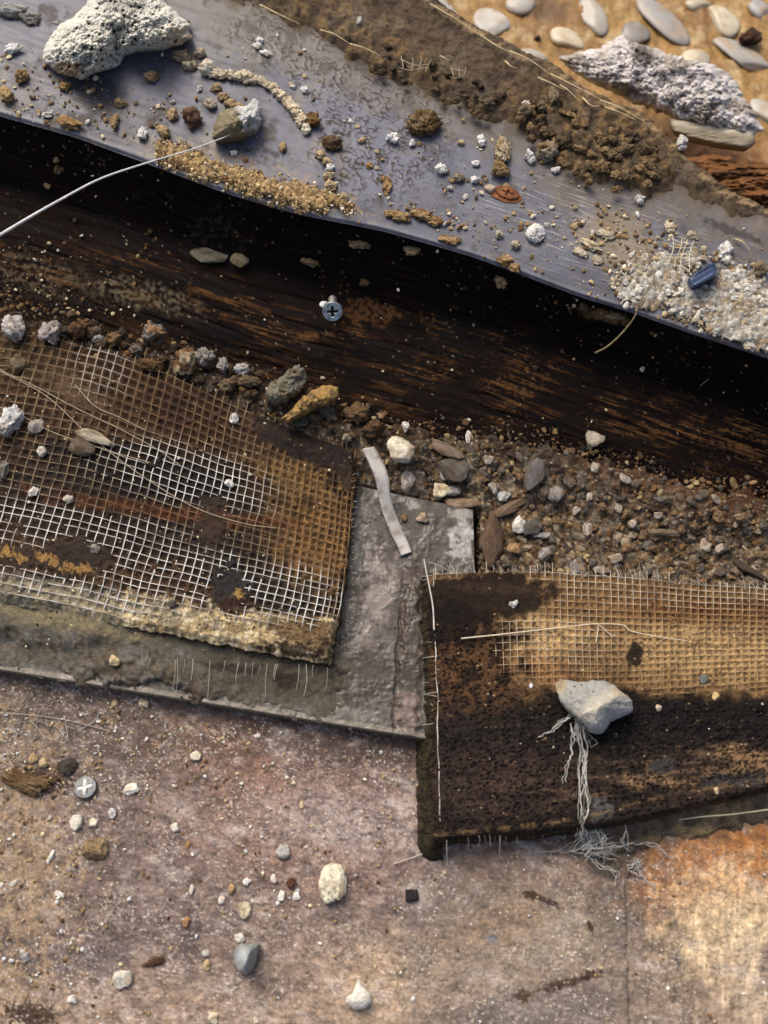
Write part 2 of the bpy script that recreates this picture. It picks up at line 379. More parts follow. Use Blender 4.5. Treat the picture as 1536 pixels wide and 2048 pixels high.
c = mix(c, lin((7, 4, 3)), np.clip(sm(g2, 0, .5) * .8 + sm(190 - d, 0, 130) * .8, 0, 1))
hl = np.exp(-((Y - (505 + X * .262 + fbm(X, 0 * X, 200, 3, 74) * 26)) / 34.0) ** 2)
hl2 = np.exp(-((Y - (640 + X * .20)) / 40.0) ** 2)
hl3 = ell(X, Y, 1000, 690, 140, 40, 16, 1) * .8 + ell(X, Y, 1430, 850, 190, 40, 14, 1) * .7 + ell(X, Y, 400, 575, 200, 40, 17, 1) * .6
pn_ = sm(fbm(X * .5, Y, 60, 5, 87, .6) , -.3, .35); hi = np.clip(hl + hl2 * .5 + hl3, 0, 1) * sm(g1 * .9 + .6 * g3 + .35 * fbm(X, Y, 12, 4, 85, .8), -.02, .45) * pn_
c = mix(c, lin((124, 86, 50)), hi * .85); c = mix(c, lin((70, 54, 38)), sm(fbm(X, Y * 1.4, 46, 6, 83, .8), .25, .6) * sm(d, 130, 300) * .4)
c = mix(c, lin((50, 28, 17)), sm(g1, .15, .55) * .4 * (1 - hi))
c = mix(c, lin((112, 100, 78)), ell(X, Y, 290, 590, 110, 26, 14, .7, .6, 30) * sm(fbm(X, Y, 10, 3, 77), -.2, .3) * .85)
c = mix(c, lin((96, 82, 62)), ell(X, Y, 40, 540, 150, 36, 12, .8, .6, 30) * sm(fbm(X, Y, 12, 3, 78), -.1, .3) * .8)
c = mix(c, lin((110, 74, 42)), ell(X, Y, 735, 625, 48, 24, 8, .5, 1.1, 22) * sm(fbm(X, Y, 9, 3, 69), -.4, .1) * .6)
c = mix(c, lin((56, 50, 46)), ell(X, Y, 430, 470, 60, 60, 20, 1, .6, 30) * sm(fbm(X, Y, 14, 3, 79), 0, .4) * .6)
c = mix(c, lin((120, 100, 66)), ell(X, Y, 1210, 632, 46, 12, 14, .6, .7, 18) * .7)
fi, idv = worley(X, Y, 7, 81)
c = mix(c, lin((190, 176, 150)), (1 - sm(fi, .1, .1 + .2 * sm(fbm(X, Y, 30, 2, 86), -.5, .5))) * (idv > .975) * .7)
c = mix(c, lin((120, 90, 56)), (1 - sm(fi, .2, .5)) * (idv > .9) * sm(fbm(X, Y, 120, 3, 82), 0, .4) * .5)
P = unproj(X, Y, Zb)
dz = (g1 * .3 + g3 * .15 + g2 * .7) * sm(d, 60, 240) - sm(fbm(X, d * 9, 150, 3, 84), .35, .5) * .7
P[..., 2] += dz * np.clip((v[:, None] - .03) * 20, 0, 1); P[..., 1] -= dz * .4
P[0, :, 1] += 6
back = P[0].copy(); bk = unproj(U, fE(U), 56.5); back[:, 1] = np.maximum(bk[:, 1], back[:, 1] + 4); back[:, 2] = 56.5
P = np.concatenate([back[None], P]); c = np.concatenate([c[:1], c])
Rb = .68 + .2 * sm(g1, -.3, .3); Rb = np.concatenate([Rb[:1], Rb])
beam_org = unproj(768, 650, 0)
beam = empty('wooden_beam', beam_org)
tag(beam, 'long blackened wet timber beam running diagonally under the blue-grey plastic strip', 'beam')
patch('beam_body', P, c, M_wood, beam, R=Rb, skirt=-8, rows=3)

# ================================================================== blue grey plastic strip
n = 330
U = np.linspace(-330, 1900, 960); tt = np.linspace(0, 1, n) ** .9
a = fA(U); e = fE(U)
X = np.broadcast_to(U, (n, len(U))); Y = e[None] + (a - e)[None] * tt[:, None]
def mudmask(X, Y):
    m = sm((fC(X) - Y) + fbm(X, Y, 60, 4, 91) * 34, -14, 14)
    return m
def stripz(px, py):
    px, py = A_(px, py)
    return ZS + 1.4 * sm(py - fA(px), -60, 0) * -1 + 0 * px
c = np.broadcast_to(lin((90, 93, 107)), X.shape + (3,)).copy()
c = mix(c, lin((98, 100, 110)), sm(X + fbm(X, Y, 120, 3, 92) * 150, 900, 1250) * .6)
c = mix(c, lin((62, 62, 74)), sm(fbm(X * .6 + Y, Y - X * .3, 140, 4, 93), -.05, .5) * .5)
L1 = (X + .0 * Y); q = Y - .33 * X                     # along the strip
scr = fbm(L1, q * 12, 120, 4, 94)
c = c * (1 + .13 * scr[..., None])
c = mix(c, lin((70, 66, 64)), ell(X, Y, 110, 200, 250, 60, 18, 1, .6, 40) * sm(scr, -.1, .3) * .75)
c = mix(c, lin((48, 46, 48)), ell(X, Y, 200, 190, 60, 34, 20, 1, .6, 30) * .6)
c = mix(c, lin((54, 52, 54)), ell(X, Y, 470, 120, 60, 25, 25, .8, .8, 24) * sm(scr, -.2, .2) * .8)
dk = ell(X, Y, 688, 255, 13, 128, 2, .7, .9, 18)
c = mix(c, lin((34, 34, 38)), np.clip(dk * (1 + .6 * fbm(X, Y, 9, 4, 58, .7)), 0, 1) * .9)
c = mix(c, lin((40, 44, 54)), ell(X, Y, 530, 310, 60, 16, 12, .9, .9, 16) * sm(fbm(X, Y, 9, 3, 95), -.1, .3) * .9)
# thin mud film in worm shaped beads
ww = fbm(X + .3 * Y, (Y - .35 * X) * 1.35, 17, 2, 96, .4)
worms = (1 - sm(np.abs(ww - .05), .08, .13)) * np.clip(ell(X, Y, 760, 250, 150, 150, 20, .6, .4, 60) + ell(X, Y, 620, 110, 170, 70, 25, .7) + .0, 0, 1) * sm(fbm(X, Y, 30, 3, 97), -.45, .1)
film = sm(fbm(X, Y, 70, 6, 98, .7) + .25 * sm(fC(X) - Y, -120, 0) - .05, .12, .45)
wz = np.clip(ell(X, Y, 790, 250, 170, 150, 20, .9, .4, 60) + ell(X, Y, 620, 110, 170, 70, 25, .9), 0, 1)
c = mix(c, lin((112, 108, 92)) * 0 + lin((104, 108, 126)), wz * .5); c = mix(c, lin((96, 86, 70)), film * .6 * (1 - .6 * wz))
st_ = sm(fbm(L1, q * 2.2, 46, 5, 88, .75), .1, .5); c = mix(c, lin((60, 54, 48)), st_ * .6); dst = sm(fbm(X, Y, 55, 6, 90, .8), .06, .4) * sm(fbm(X, Y, 200, 3, 67), -.3, .3); c = mix(c, lin((140, 124, 98)), dst * .4); c = mix(c, lin((104, 94, 80)), sm(fC(X) + 110 + fbm(X, Y, 70, 5, 68, .7) * 90 - Y, 0, 70) * .6); c = c * (1 + .22 * fbm(X, Y, 26, 5, 89, .75)[..., None])
c = mix(c, lin((50, 44, 38)), (1 - sm(np.abs(ww - .05), .1, .17)) * np.clip(worms * 9, 0, 1) * 0 + 0 * worms) ; c = mix(c, lin((70, 58, 42)), worms * .97)
c = mix(c, lin((92, 88, 80)), ell(X, Y, 520, 60, 170, 60, 25, 1, .6, 50) * .7)
sc = ell(X, Y, 1200, 470, 260, 90, 18, 1) * sm(fbm(L1, q * 14, 60, 4, 99), .1, .5)
c = mix(c, lin((176, 174, 172)), sc * .5); c = mix(c, lin((150, 126, 92)), ell(X, Y, 500, 360, 230, 40, 18, 1, .9, 30) * sm(fbm(X, Y, 16, 5, 59, .8), -.1, .3) * .6)
c = mix(c, lin((150, 132, 104)), ell(X, Y, 1230, 480, 80, 50, 15, .8, .6, 30) * .55)
c = mix(c, lin((70, 66, 64)), ell(X, Y, 1500, 560, 120, 60, 25, 1, .6, 30) * sm(scr, 0, .3) * .6)
c = mix(c, lin((50, 44, 38)), ell(X, Y, 1460, 460, 60, 8, 22, .8, .9, 14) * .8)
c = mix(c, lin((128, 128, 138)), np.exp(-((Y - a[None] + 5) / 4.0) ** 2) * .3)
mm_ = mudmask(X, Y)
c = mix(c, lin((96, 82, 64)), mm_)
dz = worms * .3 + film * .1 + fbm(X, Y, 160, 3, 100) * .5 + scr * .05
P = unproj(X, Y, stripz(X, Y)); P[..., 2] += dz
P[-3:, :, 2] -= np.array([.2, .9, 1.9])[:, None]
Rs = .42 + .4 * worms + .35 * film + .25 * sc + .4 * mm_ + .1 * sm(scr, 0, .5)
strip = patch('plastic_strip', P, c, M_strip, R=np.clip(Rs, .2, .95), skirt=56.9)
tag(strip, 'wide blue-grey plastic strip with mud streaks lying along the dark beam', 'plastic strip')

# mud band caking the rear edge of the strip
n = 170
tt = np.linspace(0, 1, n)
U = np.linspace(330, 1700, 620); e = fE(U); cc_ = fC(U) + 45
X = np.broadcast_to(U, (n, len(U))); Y = e[None] + np.maximum(cc_ - e, 10)[None] * tt[:, None]
inside = sm((fC(X) - Y) + fbm(X, Y, 60, 4, 91) * 34, -12, 30)
hh = 4.2 * inside * (.75 + .45 * fbm(X, Y, 60, 4, 101))
f1, i1 = worley(X, Y, 15, 102); f2, i2 = worley(X, Y, 7, 103)
crumbly = np.clip(ell(X, Y, 1180, 290, 170, 100, 25, .8, .5) + ell(X, Y, 700, 80, 240, 60, 30, .9, .5) * .8, 0, 1)
dz = hh + (1 - f1) * 1.9 * i1 * crumbly * inside + (1 - f2) * .7 * inside + fbm(X, Y, 18, 4, 104) * .9 * inside
P = unproj(X, Y, ZS - .8 + 0 * X); P[..., 2] += dz
c = np.broadcast_to(lin((92, 77, 60)), X.shape + (3,)).copy()
c = mix(c, lin((112, 100, 84)), sm(fbm(X, Y, 80, 4, 105), 0, .5) * .7)
c = mix(c, lin((64, 50, 36)), sm(fbm(X, Y, 40, 4, 106), .1, .5) * .6)
c = mix(c, lin((138, 112, 74)), crumbly * sm(fbm(X, Y, 22, 3, 107) + i1 * .5, .1, .7) * .8)
c = mix(c, lin((52, 40, 30)), sm(f1, .45, .8) * crumbly * .5)
c = c * (1 + .45 * fbm(X, Y, 26, 5, 109, .8)[..., None]); c = mix(c, lin((44, 36, 28)), sm(fbm(X, Y, 20, 5, 120, .8), .15, .5) * .6)
rear = np.exp(-((Y - e[None] - 10) / 9.0) ** 2) * sm(fbm(X, Y * 3, 40, 3, 108), -.2, .3)
c = mix(c, lin((186, 158, 116)), rear * .65)
tag(patch('mud', P, c, M_dirt, R=.75 + 0 * X, skirt=-16), 'brown mud caked along the rear edge of the plastic strip', 'mud', kind='stuff')

# rear face of beam towards the pebble floor: timber lip
# ================================================================== tile under the boards
q0, q1, q2, q3 = [np.array(p, float) for p in ((-300, 760), (946, 1020), (962, 1495), (-300, 1290))]
s_, t_ = np.meshgrid(np.linspace(0, 1, 640), np.linspace(0, 1, 250))
XY = (q0 * (1 - s_[..., None]) + q1 * s_[..., None]) * (1 - t_[..., None]) + (q3 * (1 - s_[..., None]) + q2 * s_[..., None]) * t_[..., None]
X, Y = XY[..., 0], XY[..., 1]
c = np.broadcast_to(lin((106, 101, 92)), X.shape + (3,)).copy()
wx = X + fbm(X, Y, 30, 3, 110) * 10; wy = Y + fbm(X, Y, 30, 3, 111) * 12
c = mix(c, lin((96, 92, 80)), ell(wx, wy, 870, 1070, 80, 70, 0, .3, .3) * .9)
c = mix(c, lin((178, 172, 164)), ell(wx, wy, 780, 990, 60, 16, 14, .3, .3, 20) * .9)
c = mix(c, lin((190, 186, 180)), ell(wx, wy, 925, 1080, 28, 42, 10, .3, .5, 20) * .95)
c = mix(c, lin((180, 174, 164)), ell(wx, wy, 935, 1030, 40, 14, 14, .3, .5, 20) * .8)
c = mix(c, lin((156, 143, 134)), ell(wx, wy, 757, 1165, 36, 78, 6, .25, .35, 20) * .95)
c = mix(c, lin((150, 138, 128)), ell(wx, wy, 735, 1270, 20, 44, 8, .3, .5, 20) * .9)
c = mix(c, lin((84, 70, 58)), ell(wx, wy, 822, 1240, 30, 150, 3, .3, .3, 30) * .9)
c = mix(c, lin((76, 66, 56)), ell(wx, wy, 740, 1350, 60, 60, 5, .5, .3, 30) * .8)
c = mix(c, lin((150, 128, 116)), ell(wx, wy, 812, 1420, 28, 40, 5, .3, .3, 20) * .8)
c = mix(c, lin((150, 142, 130)), ell(wx, wy, 690, 1420, 50, 14, 10, .6, .6, 20) * .7)
vl = np.exp(-((X - 796 + (Y - 1300) * .06 - fbm(X * 0, Y, 40, 3, 112) * 6) / 2.2) ** 2) * sm(Y, 1200, 1240)
c = mix(c, lin((50, 44, 38)), vl * .7)
c = mix(c, lin((72, 64, 54)), sm(fbm(X, Y, 60, 6, 118, .75), -.05, .25) * .75)
c = c * .72 * (1 + .3 * fbm(X, Y, 16, 5, 113, .7)[..., None])
edge = sm(t_, .972, .985); c = mix(c, lin((160, 150, 134)), edge * .55)
fi, idv = worley(X, Y, 6, 114); c = mix(c, lin((60, 50, 42)), (1 - sm(fi, .15, .4)) * (idv < .12) * .6)
dz = fbm(X, Y, 50, 4, 115) * .25 - ell(wx, wy, 757, 1165, 36, 78, 6, .25, .35, 20) * .35 - vl * .9 + 1.3 * ell(wx, wy, 822, 1320, 20, 170, 2, .5, .4, 30) + fbm(X, Y, 26, 5, 119, .75) * .55 + fbm(X, Y, 7, 3, 116) * .12 + ell(wx, wy, 870, 1070, 80, 70, 0, .3, .3) * .5
P = unproj(X, Y, ZT + 0 * X); P[..., 2] += dz
Rt = .38 + .3 * sm(fbm(X, Y, 40, 3, 117), -.2, .4)
tile = patch('floor_tile', P, c, M_tile, R=Rt, skirt=.6, rows=3, skcol=lambda q, t: np.broadcast_to(lin((120, 106, 88)) * (.7 + .5 * (t < .5)), (len(q), 3)) * (1 + .2 * rng.normal(size=(len(q), 1))))
tag(tile, 'grey floor tile smeared with mortar between the two netted boards', 'tile')

# mortar squeezed out below the left board
X, Y = stepgrid(-200, 742, 1175, 1462, 2.4)
low = 1330 + (X) * .16; top_ = 1200 + X * .17
ins = sm(low + 10 + fbm(X, Y, 70, 6, 121, .7) * 40 - Y, 0, 16) * (1 - sm(X + fbm(X, Y, 30, 3, 122) * 30, 640, 712))
lum = sm(X, 330, 130) * 0
f1, i1 = worley(X + fbm(X, Y, 20, 2, 123) * 8, Y, 24, 124)
cl = ell(X, Y, 300, 1365, 150, 38, 8, .8, .5, 40)
dz = ins * (3.6 - 2.6 * sm(Y - top_, 20, 130) + 1.0 * fbm(X, Y, 50, 4, 125) + cl * (2.6 * (1 - f1) * i1 + .8)) + fbm(X, Y, 12, 4, 126, .7) * .6
dz = dz + 3.4 * ell(X, Y, 60, 1235, 190, 46, 9, .8, .4) * ins
P = unproj(X, Y, ZT - .7 + 0 * X); P[..., 2] += dz
c = np.broadcast_to(lin((104, 97, 84)), X.shape + (3,)).copy()
c = mix(c, lin((128, 126, 118)), sm(fbm(X, Y, 60, 5, 127, .7), 0, .45) * .7); c = mix(c, lin((66, 56, 44)), sm(fbm(X, Y, 40, 5, 129, .75), .1, .45) * .6)
c = mix(c, lin((74, 62, 48)), np.clip(cl, 0, 1) * sm(f1, .3, .8) * .9)
c = mix(c, lin((86, 78, 64)), ell(X, Y, 560, 1360, 200, 40, 8, .8, .4) * .8)
c = mix(c, lin((40, 34, 26)), ell(X, Y, 575, 1365, 26, 18, 0, .7, .6, 16) * .8)
c = mix(c, lin((46, 38, 28)), ell(X, Y, 470, 1340, 60, 8, 8, .8, .6, 16) * .7)
c = mix(c, lin((150, 138, 104)), ell(X, Y, 150, 1250, 170, 20, 10, .9, .6, 30) * .6)
c = c * (1 + .25 * fbm(X, Y, 12, 4, 128)[..., None])
tag(patch('mortar', P, c, M_dirt, R=.7 + 0 * X, keep=ins > .03), 'grey mortar bed squeezed out below the left netted board', 'mortar', kind='stuff')

# ================================================================== left board
LT = [(-250, 612), (-20, 660), (110, 680), (235, 710), (360, 762), (480, 818), (600, 866), (722, 908)]
LBm = [(-420, 1128), (-190, 1166), (-50, 1192), (90, 1216), (225, 1246), (370, 1272), (520, 1302), (674, 1330)]
def LBxy(s, t):
    T = poly(LT, s); B = poly(LBm, s)
    p = T * (1 - t[..., None]) + B * t[..., None]
    p[..., 0] += np.sin(t * math.pi) * 9 * s
    return p[..., 0], p[..., 1]
NCOL, NROW = 53, 31
def col_s(k): x = k / NCOL; return .0 + 1.0 * (x * 1.22 - .22 * x * x)       # columns get closer to the right
def col_k(s): return NCOL * (1.22 - np.sqrt(np.maximum(1.22 ** 2 - .88 * s, 0))) / .44
def LZ(X, Y):
    X, Y = A_(X, Y)
    return ZL + 1.3 * fbm(X, Y, 260, 2, 131) + 1.5 * np.exp(-((X - 250) / 260.0) ** 2 - ((Y - 760) / 90.0) ** 2)
def Lcover(X, Y):
    m = ell(X, Y, 610, 885, 112, 36, 23, .35, .3, 24)
    m = np.maximum(m, ell(X, Y, 700, 940, 26, 50, 0, .5, .4, 20) * .9)
    m = np.maximum(m, ell(X, Y, 150, 1115, 72, 36, 5, .35, .4, 22)); m = np.maximum(m, ell(X, Y, 30, 1112, 80, 20, 5, .4, .4, 22))
    m = np.maximum(m, ell(X, Y, 456, 1182, 38, 44, 30, .3, .8, 18)); m = np.maximum(m, ell(X, Y, 425, 1045, 30, 46, 10, .7, .6, 16) * .9)
    low = sm(Y - (1228 + X * .04) + fbm(X, Y, 30, 3, 132) * 22, -6, 22)
    mid = sm(X, 240, 330) * sm(Y - (1170 + X * .12) + fbm(X, Y, 34, 3, 133) * 26, -6, 18) * sm(fbm(X, Y, 22, 3, 134), -.1, .25)
    m = np.maximum(m, low); m = np.maximum(m, mid * .8)
    m = np.maximum(m, ell(X, Y, 160, 790, 70, 26, 30, .8, .8, 20) * .7)
    m = np.maximum(m, sm(fbm(X, Y, 26, 3, 135), .42, .6) * .8)
    return m
s_, t_ = np.meshgrid(np.linspace(0, 1, 640), np.linspace(0, 1, 380))
X, Y = LBxy(s_, t_)
X = X + sm(s_, .985, 1) * fbm(X, Y, 24, 3, 136) * 5; Y = Y + sm(t_, .97, 1) * fbm(X, Y, 24, 3, 137) * 6
ck = col_k(s_); rk = t_ * NROW
cu = np.abs(ck - np.floor(ck) - .5) * 2; ru = np.abs(rk - np.floor(rk) - .5) * 2      # 0 at cell centre
cell = (1 - sm(np.hypot(cu, ru), .35, .95))
cov = Lcover(X, Y)
cid = hsh(np.floor(ck), np.floor(rk), 0, 9) / 4294967296.0
c = np.broadcast_to(lin((88, 66, 46)), X.shape + (3,)).copy()
c = mix(c, lin((52, 43, 37)), ell(X, Y, 250, 1010, 330, 100, 12, .8) * .9)
c = mix(c, lin((30, 27, 25)), ell(X, Y, 330, 945, 190, 55, 10, 1) * .9)
c = mix(c, lin((54, 50, 46)), ell(X, Y, 560, 1165, 150, 60, 12, .6) * .85)
c = mix(c, lin((140, 106, 64)), ell(X, Y, 650, 1060, 100, 120, -5, .9, .6) * .95); c = mix(c, lin((52, 36, 25)), ell(X, Y, 560, 960, 150, 26, 20, 1.2, .9, 30) * .7)
c = mix(c, lin((168, 132, 80)), ell(X, Y, 600, 960, 120, 26, 22, .9, .6) * .6)
c = mix(c, lin((116, 70, 40)), ell(X, Y, 330, 1022, 250, 14, 7, 1, 1.2, 30) * .6)
c = mix(c, lin((70, 46, 30)), ell(X, Y, 270, 790, 270, 50, 24, 1, .7) * .6)
c = mix(c, lin((104, 84, 56)), ell(X, Y, 120, 740, 160, 40, 20, 1, .7) * .6)
c = mix(c, lin((38, 30, 26)), cell * (.45 + .5 * cid) * (1 - cov) * .75)
sand = sm(Y - (1146 + X * .13) + fbm(X, Y, 40, 5, 138, .7) * 40, 0, 22)
f1, i1 = worley(X, Y, 9.0, 139)
c = mix(c, lin((212, 190, 144)), sand * .95); c = mix(c, lin((246, 238, 212)), sand * sm(i1, .45, .85) * .5)
c = mix(c, lin((92, 66, 40)), sand * sm(f1, .4, .75) * .45); c = mix(c, lin((126, 104, 70)), sand * sm(fbm(X, Y, 40, 5, 148, .75), -.05, .3) * .7)
c = mix(c, lin((126, 122, 110)), ell(X, Y, 130, 1190, 260, 26, 10, .9, .9, 30) * .6)
c = mix(c, lin((116, 112, 98)), ell(X, Y, 20, 1240, 170, 60, 10, .9, .5, 30) * .9)
c = mix(c, lin((124, 120, 106)), ell(X, Y, 250, 1275, 130, 22, 10, .9, .5, 30) * .8)
dkb = (27, 19, 15)
c = mix(c, lin(dkb), ell(X, Y, 610, 885, 112, 36, 23, .35, .3, 24) * .95)
c = mix(c, lin((74, 58, 42)), ell(X, Y, 600, 885, 80, 8, 23, .9, 1.2, 14) * .4)
c = mix(c, lin((34, 24, 18)), ell(X, Y, 690, 945, 44, 50, 0, .9, 1.1, 16) * .9)
c = mix(c, lin((48, 38, 30)), ell(X, Y, 150, 1115, 72, 36, 5, .35, .4, 22) * .95)
c = mix(c, lin((54, 42, 32)), ell(X, Y, 30, 1112, 80, 20, 5, .4, .4, 22) * .95)
for ex, ey in ((15, 1100), (45, 1112), (85, 1115), (140, 1130), (170, 1136), (110, 1125)):
    c = mix(c, lin((160, 122, 68)), ell(X, Y, ex, ey + 6 * math.sin(ex), 10 + 7 * abs(math.sin(ex * 3)), 9, 5, .4, 1.3, 9) * .85)
c = mix(c, lin((40, 38, 38)), ell(X, Y, 452, 1172, 36, 40, 30, .3, .8, 18) * .95)
c = mix(c, lin((58, 36, 30)), ell(X, Y, 470, 1212, 30, 20, 20, .4, .4, 18) * .9)
c = mix(c, lin((170, 136, 76)), ell(X, Y, 478, 1188, 8, 12, -30, .4, .8, 8) * .9)
c = mix(c, lin((54, 40, 30)), ell(X, Y, 425, 1045, 26, 42, 10, .7, .6, 16) * .85)
c = mix(c, lin((104, 80, 52)), ell(X, Y, 610, 1265, 80, 26, 8, .5, .4, 20) * .9)
c = mix(c, lin((36, 24, 16)), ell(X, Y, 590, 1300, 70, 12, 8, .5, .9, 16) * .9)
c = mix(c, lin((30, 20, 14)), ell(X, Y, 655, 1300, 22, 20, 0, .5, .9, 14) * .7)
f2, i2 = worley(X, Y, 5, 140)
c = mix(c, lin((30, 22, 18)), (1 - sm(f2, .2, .5)) * (i2 < .2) * .7); c = mix(c, lin((214, 190, 144)), (1 - sm(f2, .1, .4)) * (i2 > .975) * sm(fbm(X, Y, 50, 3, 145), 0, .4))
c = c * (1 + .5 * fbm(X, Y, 24, 6, 141, .8)[..., None]); c = mix(c, lin((34, 26, 20)), sm(fbm(X, Y, 60, 6, 147, .8), .15, .5) * .5 * (1 - sand))
dz = -cell * .75 * (1 - cov) + fbm(X, Y, 24, 4, 142) * .5 + cov * (.55 + .5 * fbm(X, Y, 14, 3, 143)) + sand * ((1 - f1) * .5 - .1) + fbm(X, Y, 6, 2, 144) * .15
dz = dz - 2.2 * sm(s_, .985, 1) ** 2 - 2.5 * sm(t_, .965, 1) ** 2
P = unproj(X, Y, LZ(X, Y)); P[..., 2] += dz
lb = empty('netted_board', unproj(330, 1010, 9.0))
tag(lb, 'brown board piece under white glass-fibre netting, left of the grey tile', 'board')
Rl = np.clip(.8 - .35 * cov * (Y < 1200), .35, .9)
patch('board_panel', P, c, M_dirt, lb, R=Rl, skirt=8.2, rows=4, skcol=lambda q, t: np.broadcast_to(lin((84, 60, 38)), (len(q), 3)) * (1 + .4 * rng.normal(size=(len(q), 1))).clip(.3, 1.8))
def Lwhite(X, Y):
    w_ = ell(X, Y, 130, 1060, 260, 55, 10, .8); w_ = np.maximum(w_, ell(X, Y, 120, 1180, 200, 40, 10, .8)); w_ = np.maximum(w_, ell(X, Y, 430, 1170, 230, 60, 10, .6)); w_ = np.maximum(w_, ell(X, Y, 600, 1190, 90, 60, 10, .6))
    w_ = np.maximum(w_, ell(X, Y, 370, 950, 170, 60, 14, 1)); w_ = np.maximum(w_, ell(X, Y, 200, 740, 60, 60, 0, 1) * .7)
    return w_
sx_, tx_ = np.meshgrid(np.linspace(0, 1, 160), np.linspace(0, 1, 120)); LX, LY = LBxy(sx_, tx_)
def strand(px, py, zf, cov, white, rad, parent, base=(168, 146, 112), wcol=(246, 242, 232), brown=None, seed=0, name='strand', lift=.35, k=5):
    P = unproj(px, py, zf(px, py)); cv = cov(px, py)
    P[:, 2] += lift + 1.6 * (zf is LZ) * np.exp(-((px - 260) / 200.0) ** 2 - ((py - 760) / 60.0) ** 2) - cv * 1.6 + fbm(px, py, 15, 2, 150 + seed) * .15
    wv = white(px, py)
    cc = mix(np.broadcast_to(lin(base), (len(px), 3)), lin(wcol), wv)
    if brown is not None: cc = mix(cc, lin((128, 88, 48)), brown(px, py) * (1 - wv * .5))
    cc = mix(cc, lin((84, 64, 44)), sm(fbm(px, py, 46, 4, 153), -.02, .35) * .85 * (1 - wv * .5)); cc = cc * .86 * (1 + .45 * fbm(px, py, 16, 3, 151))[:, None]
    V, F = tube(P, rad * (.9 + .35 * wv + .25 * fbm(px, py, 9, 2, 152)), k)
    build(name, V, F, M_net, parent, np.repeat(cc, k, 0), .55)
def Lbrown(X, Y): return np.clip(ell(X, Y, 650, 1000, 110, 150, 0, 1) * .75 + ell(X, Y, 300, 800, 260, 60, 24, 1) * .5 + ell(X, Y, 300, 1022, 250, 16, 7, 1) * .8, 0, 1)
rs = np.random.default_rng(5)
for k in range(10, NCOL + 1):
    sk = float(col_s(k)) + rs.normal(0, .0009); t1 = .93 + rs.uniform(-.05, .04); t0 = -.012 if rs.random() < .7 else -.035
    if k in (22, 23, 26, 27): t0 = -.07
    if sk > .995: sk = .997
    t = np.linspace(t0, t1, 90); s = sk + fbm(t * 300, np.full(90, k * 9.0), 60, 3, 161) * .0042
    px, py = LBxy(np.clip(s, 0, 1), t)
    m = (px > -140); px, py = px[m], py[m]
    if len(px) > 8: strand(px, py, LZ, Lcover, Lwhite, .205, lb, brown=Lbrown, seed=k)
for k in range(0, NROW):
    tk = (k + .02 + rs.normal(0, .07)) / NROW; s = np.linspace(.10, 1.0 if rs.random() < .8 else .993, 110); t = tk + fbm(s * 500, np.full(110, k * 7.0), 90, 3, 162) * .009
    px, py = LBxy(s, t + 0 * s)
    strand(px, py, LZ, Lcover, Lwhite, .135, lb, brown=Lbrown, seed=100 + k, lift=.5)

# ================================================================== right board
RT = [(852, 1150), (1000, 1142), (1200, 1154), (1400, 1172), (1560, 1184), (1800, 1200)]
RB = [(872, 1682), (1000, 1668), (1150, 1650), (1330, 1604), (1560, 1562), (1800, 1530)]
def RBxy(s, t):
    T = poly(RT, s); B = poly(RB, s); T[..., 0] = 856 + s * 944; B[..., 0] = 870 + s * 930
    p = T * (1 - t[..., None]) + B * t[..., None]; return p[..., 0], p[..., 1]
def RZ(X, Y):
    X, Y = A_(X, Y); return ZR + 1.0 * fbm(X, Y, 260, 2, 171)
def Rcover(X, Y):
    m = ell(X, Y, 960, 1195, 145, 52, -4, .3, .35, 26); m = np.maximum(m, ell(X, Y, 900, 1250, 72, 46, 0, .4, .4, 26))
    m = np.maximum(m, sm(Y - 1385 + fbm(X, Y, 40, 3, 172) * 30 + sm(1120 - X, 0, 200) * 60, -12, 12))
    m = np.maximum(m, sm(1010 - X + fbm(X, Y, 30, 3, 173) * 40, 0, 40) * sm(Y, 1230, 1250))
    m = np.maximum(m, ell(X, Y, 1270, 1310, 18, 28, 10, .4, .5, 14)); m = np.maximum(m, ell(X, Y, 1380, 1265, 14, 12, 0, .6) * .7)
    m = np.maximum(m, sm(fbm(X, Y, 24, 3, 174), .45, .62) * .7)
    return m
s_, t_ = np.meshgrid(np.linspace(0, 1, 560), np.linspace(0, 1, 330))
X, Y = RBxy(s_, t_)
X = X + sm(s_, .02, 0) * fbm(X, Y, 20, 3, 175) * 4; Y = Y + sm(t_, .98, 1) * fbm(X, Y, 24, 3, 176) * 5
RC, RR = 14.6, 37.0
ck = (X - 856) / RC; rk = t_ * RR
cu = np.abs(ck - np.floor(ck) - .5) * 2; ru = np.abs(rk - np.floor(rk) - .5) * 2; cell = 1 - sm(np.hypot(cu, ru), .35, .95)
cov = Rcover(X, Y); cid = hsh(np.floor(ck), np.floor(rk), 0, 19) / 4294967296.0
q = Y - (-.06 * (X - 870))
gr = fbm(X, q * 9, 150, 5, 177, .6); gr2 = fbm(X, q * 3, 200, 4, 178)
c = np.broadcast_to(lin((138, 108, 72)), X.shape + (3,)).copy()
c = mix(c, lin((192, 160, 112)), ell(X, Y, 1450, 1300, 260, 60, 2, 1, .4) * .9)
c = mix(c, lin((206, 172, 120)), ell(X, Y, 1070, 1275, 100, 46, 0, .9, .5) * .9)
c = mix(c, lin((116, 78, 44)), ell(X, Y, 1430, 1225, 200, 26, 3, 1, .6) * .7)
c = mix(c, lin((104, 80, 54)), ell(X, Y, 1200, 1330, 70, 50, 0, .9, .6) * .6)
c = mix(c, lin((160, 112, 66)), ell(X, Y, 1080, 1330, 60, 26, 30, .9, .6) * .5)
c = mix(c, lin((56, 40, 28)), cell * (.3 + .6 * cid) * (1 - cov) * .5)
dark = sm(Y - 1392 + fbm(X, Y, 40, 3, 172) * 30, -14, 30)
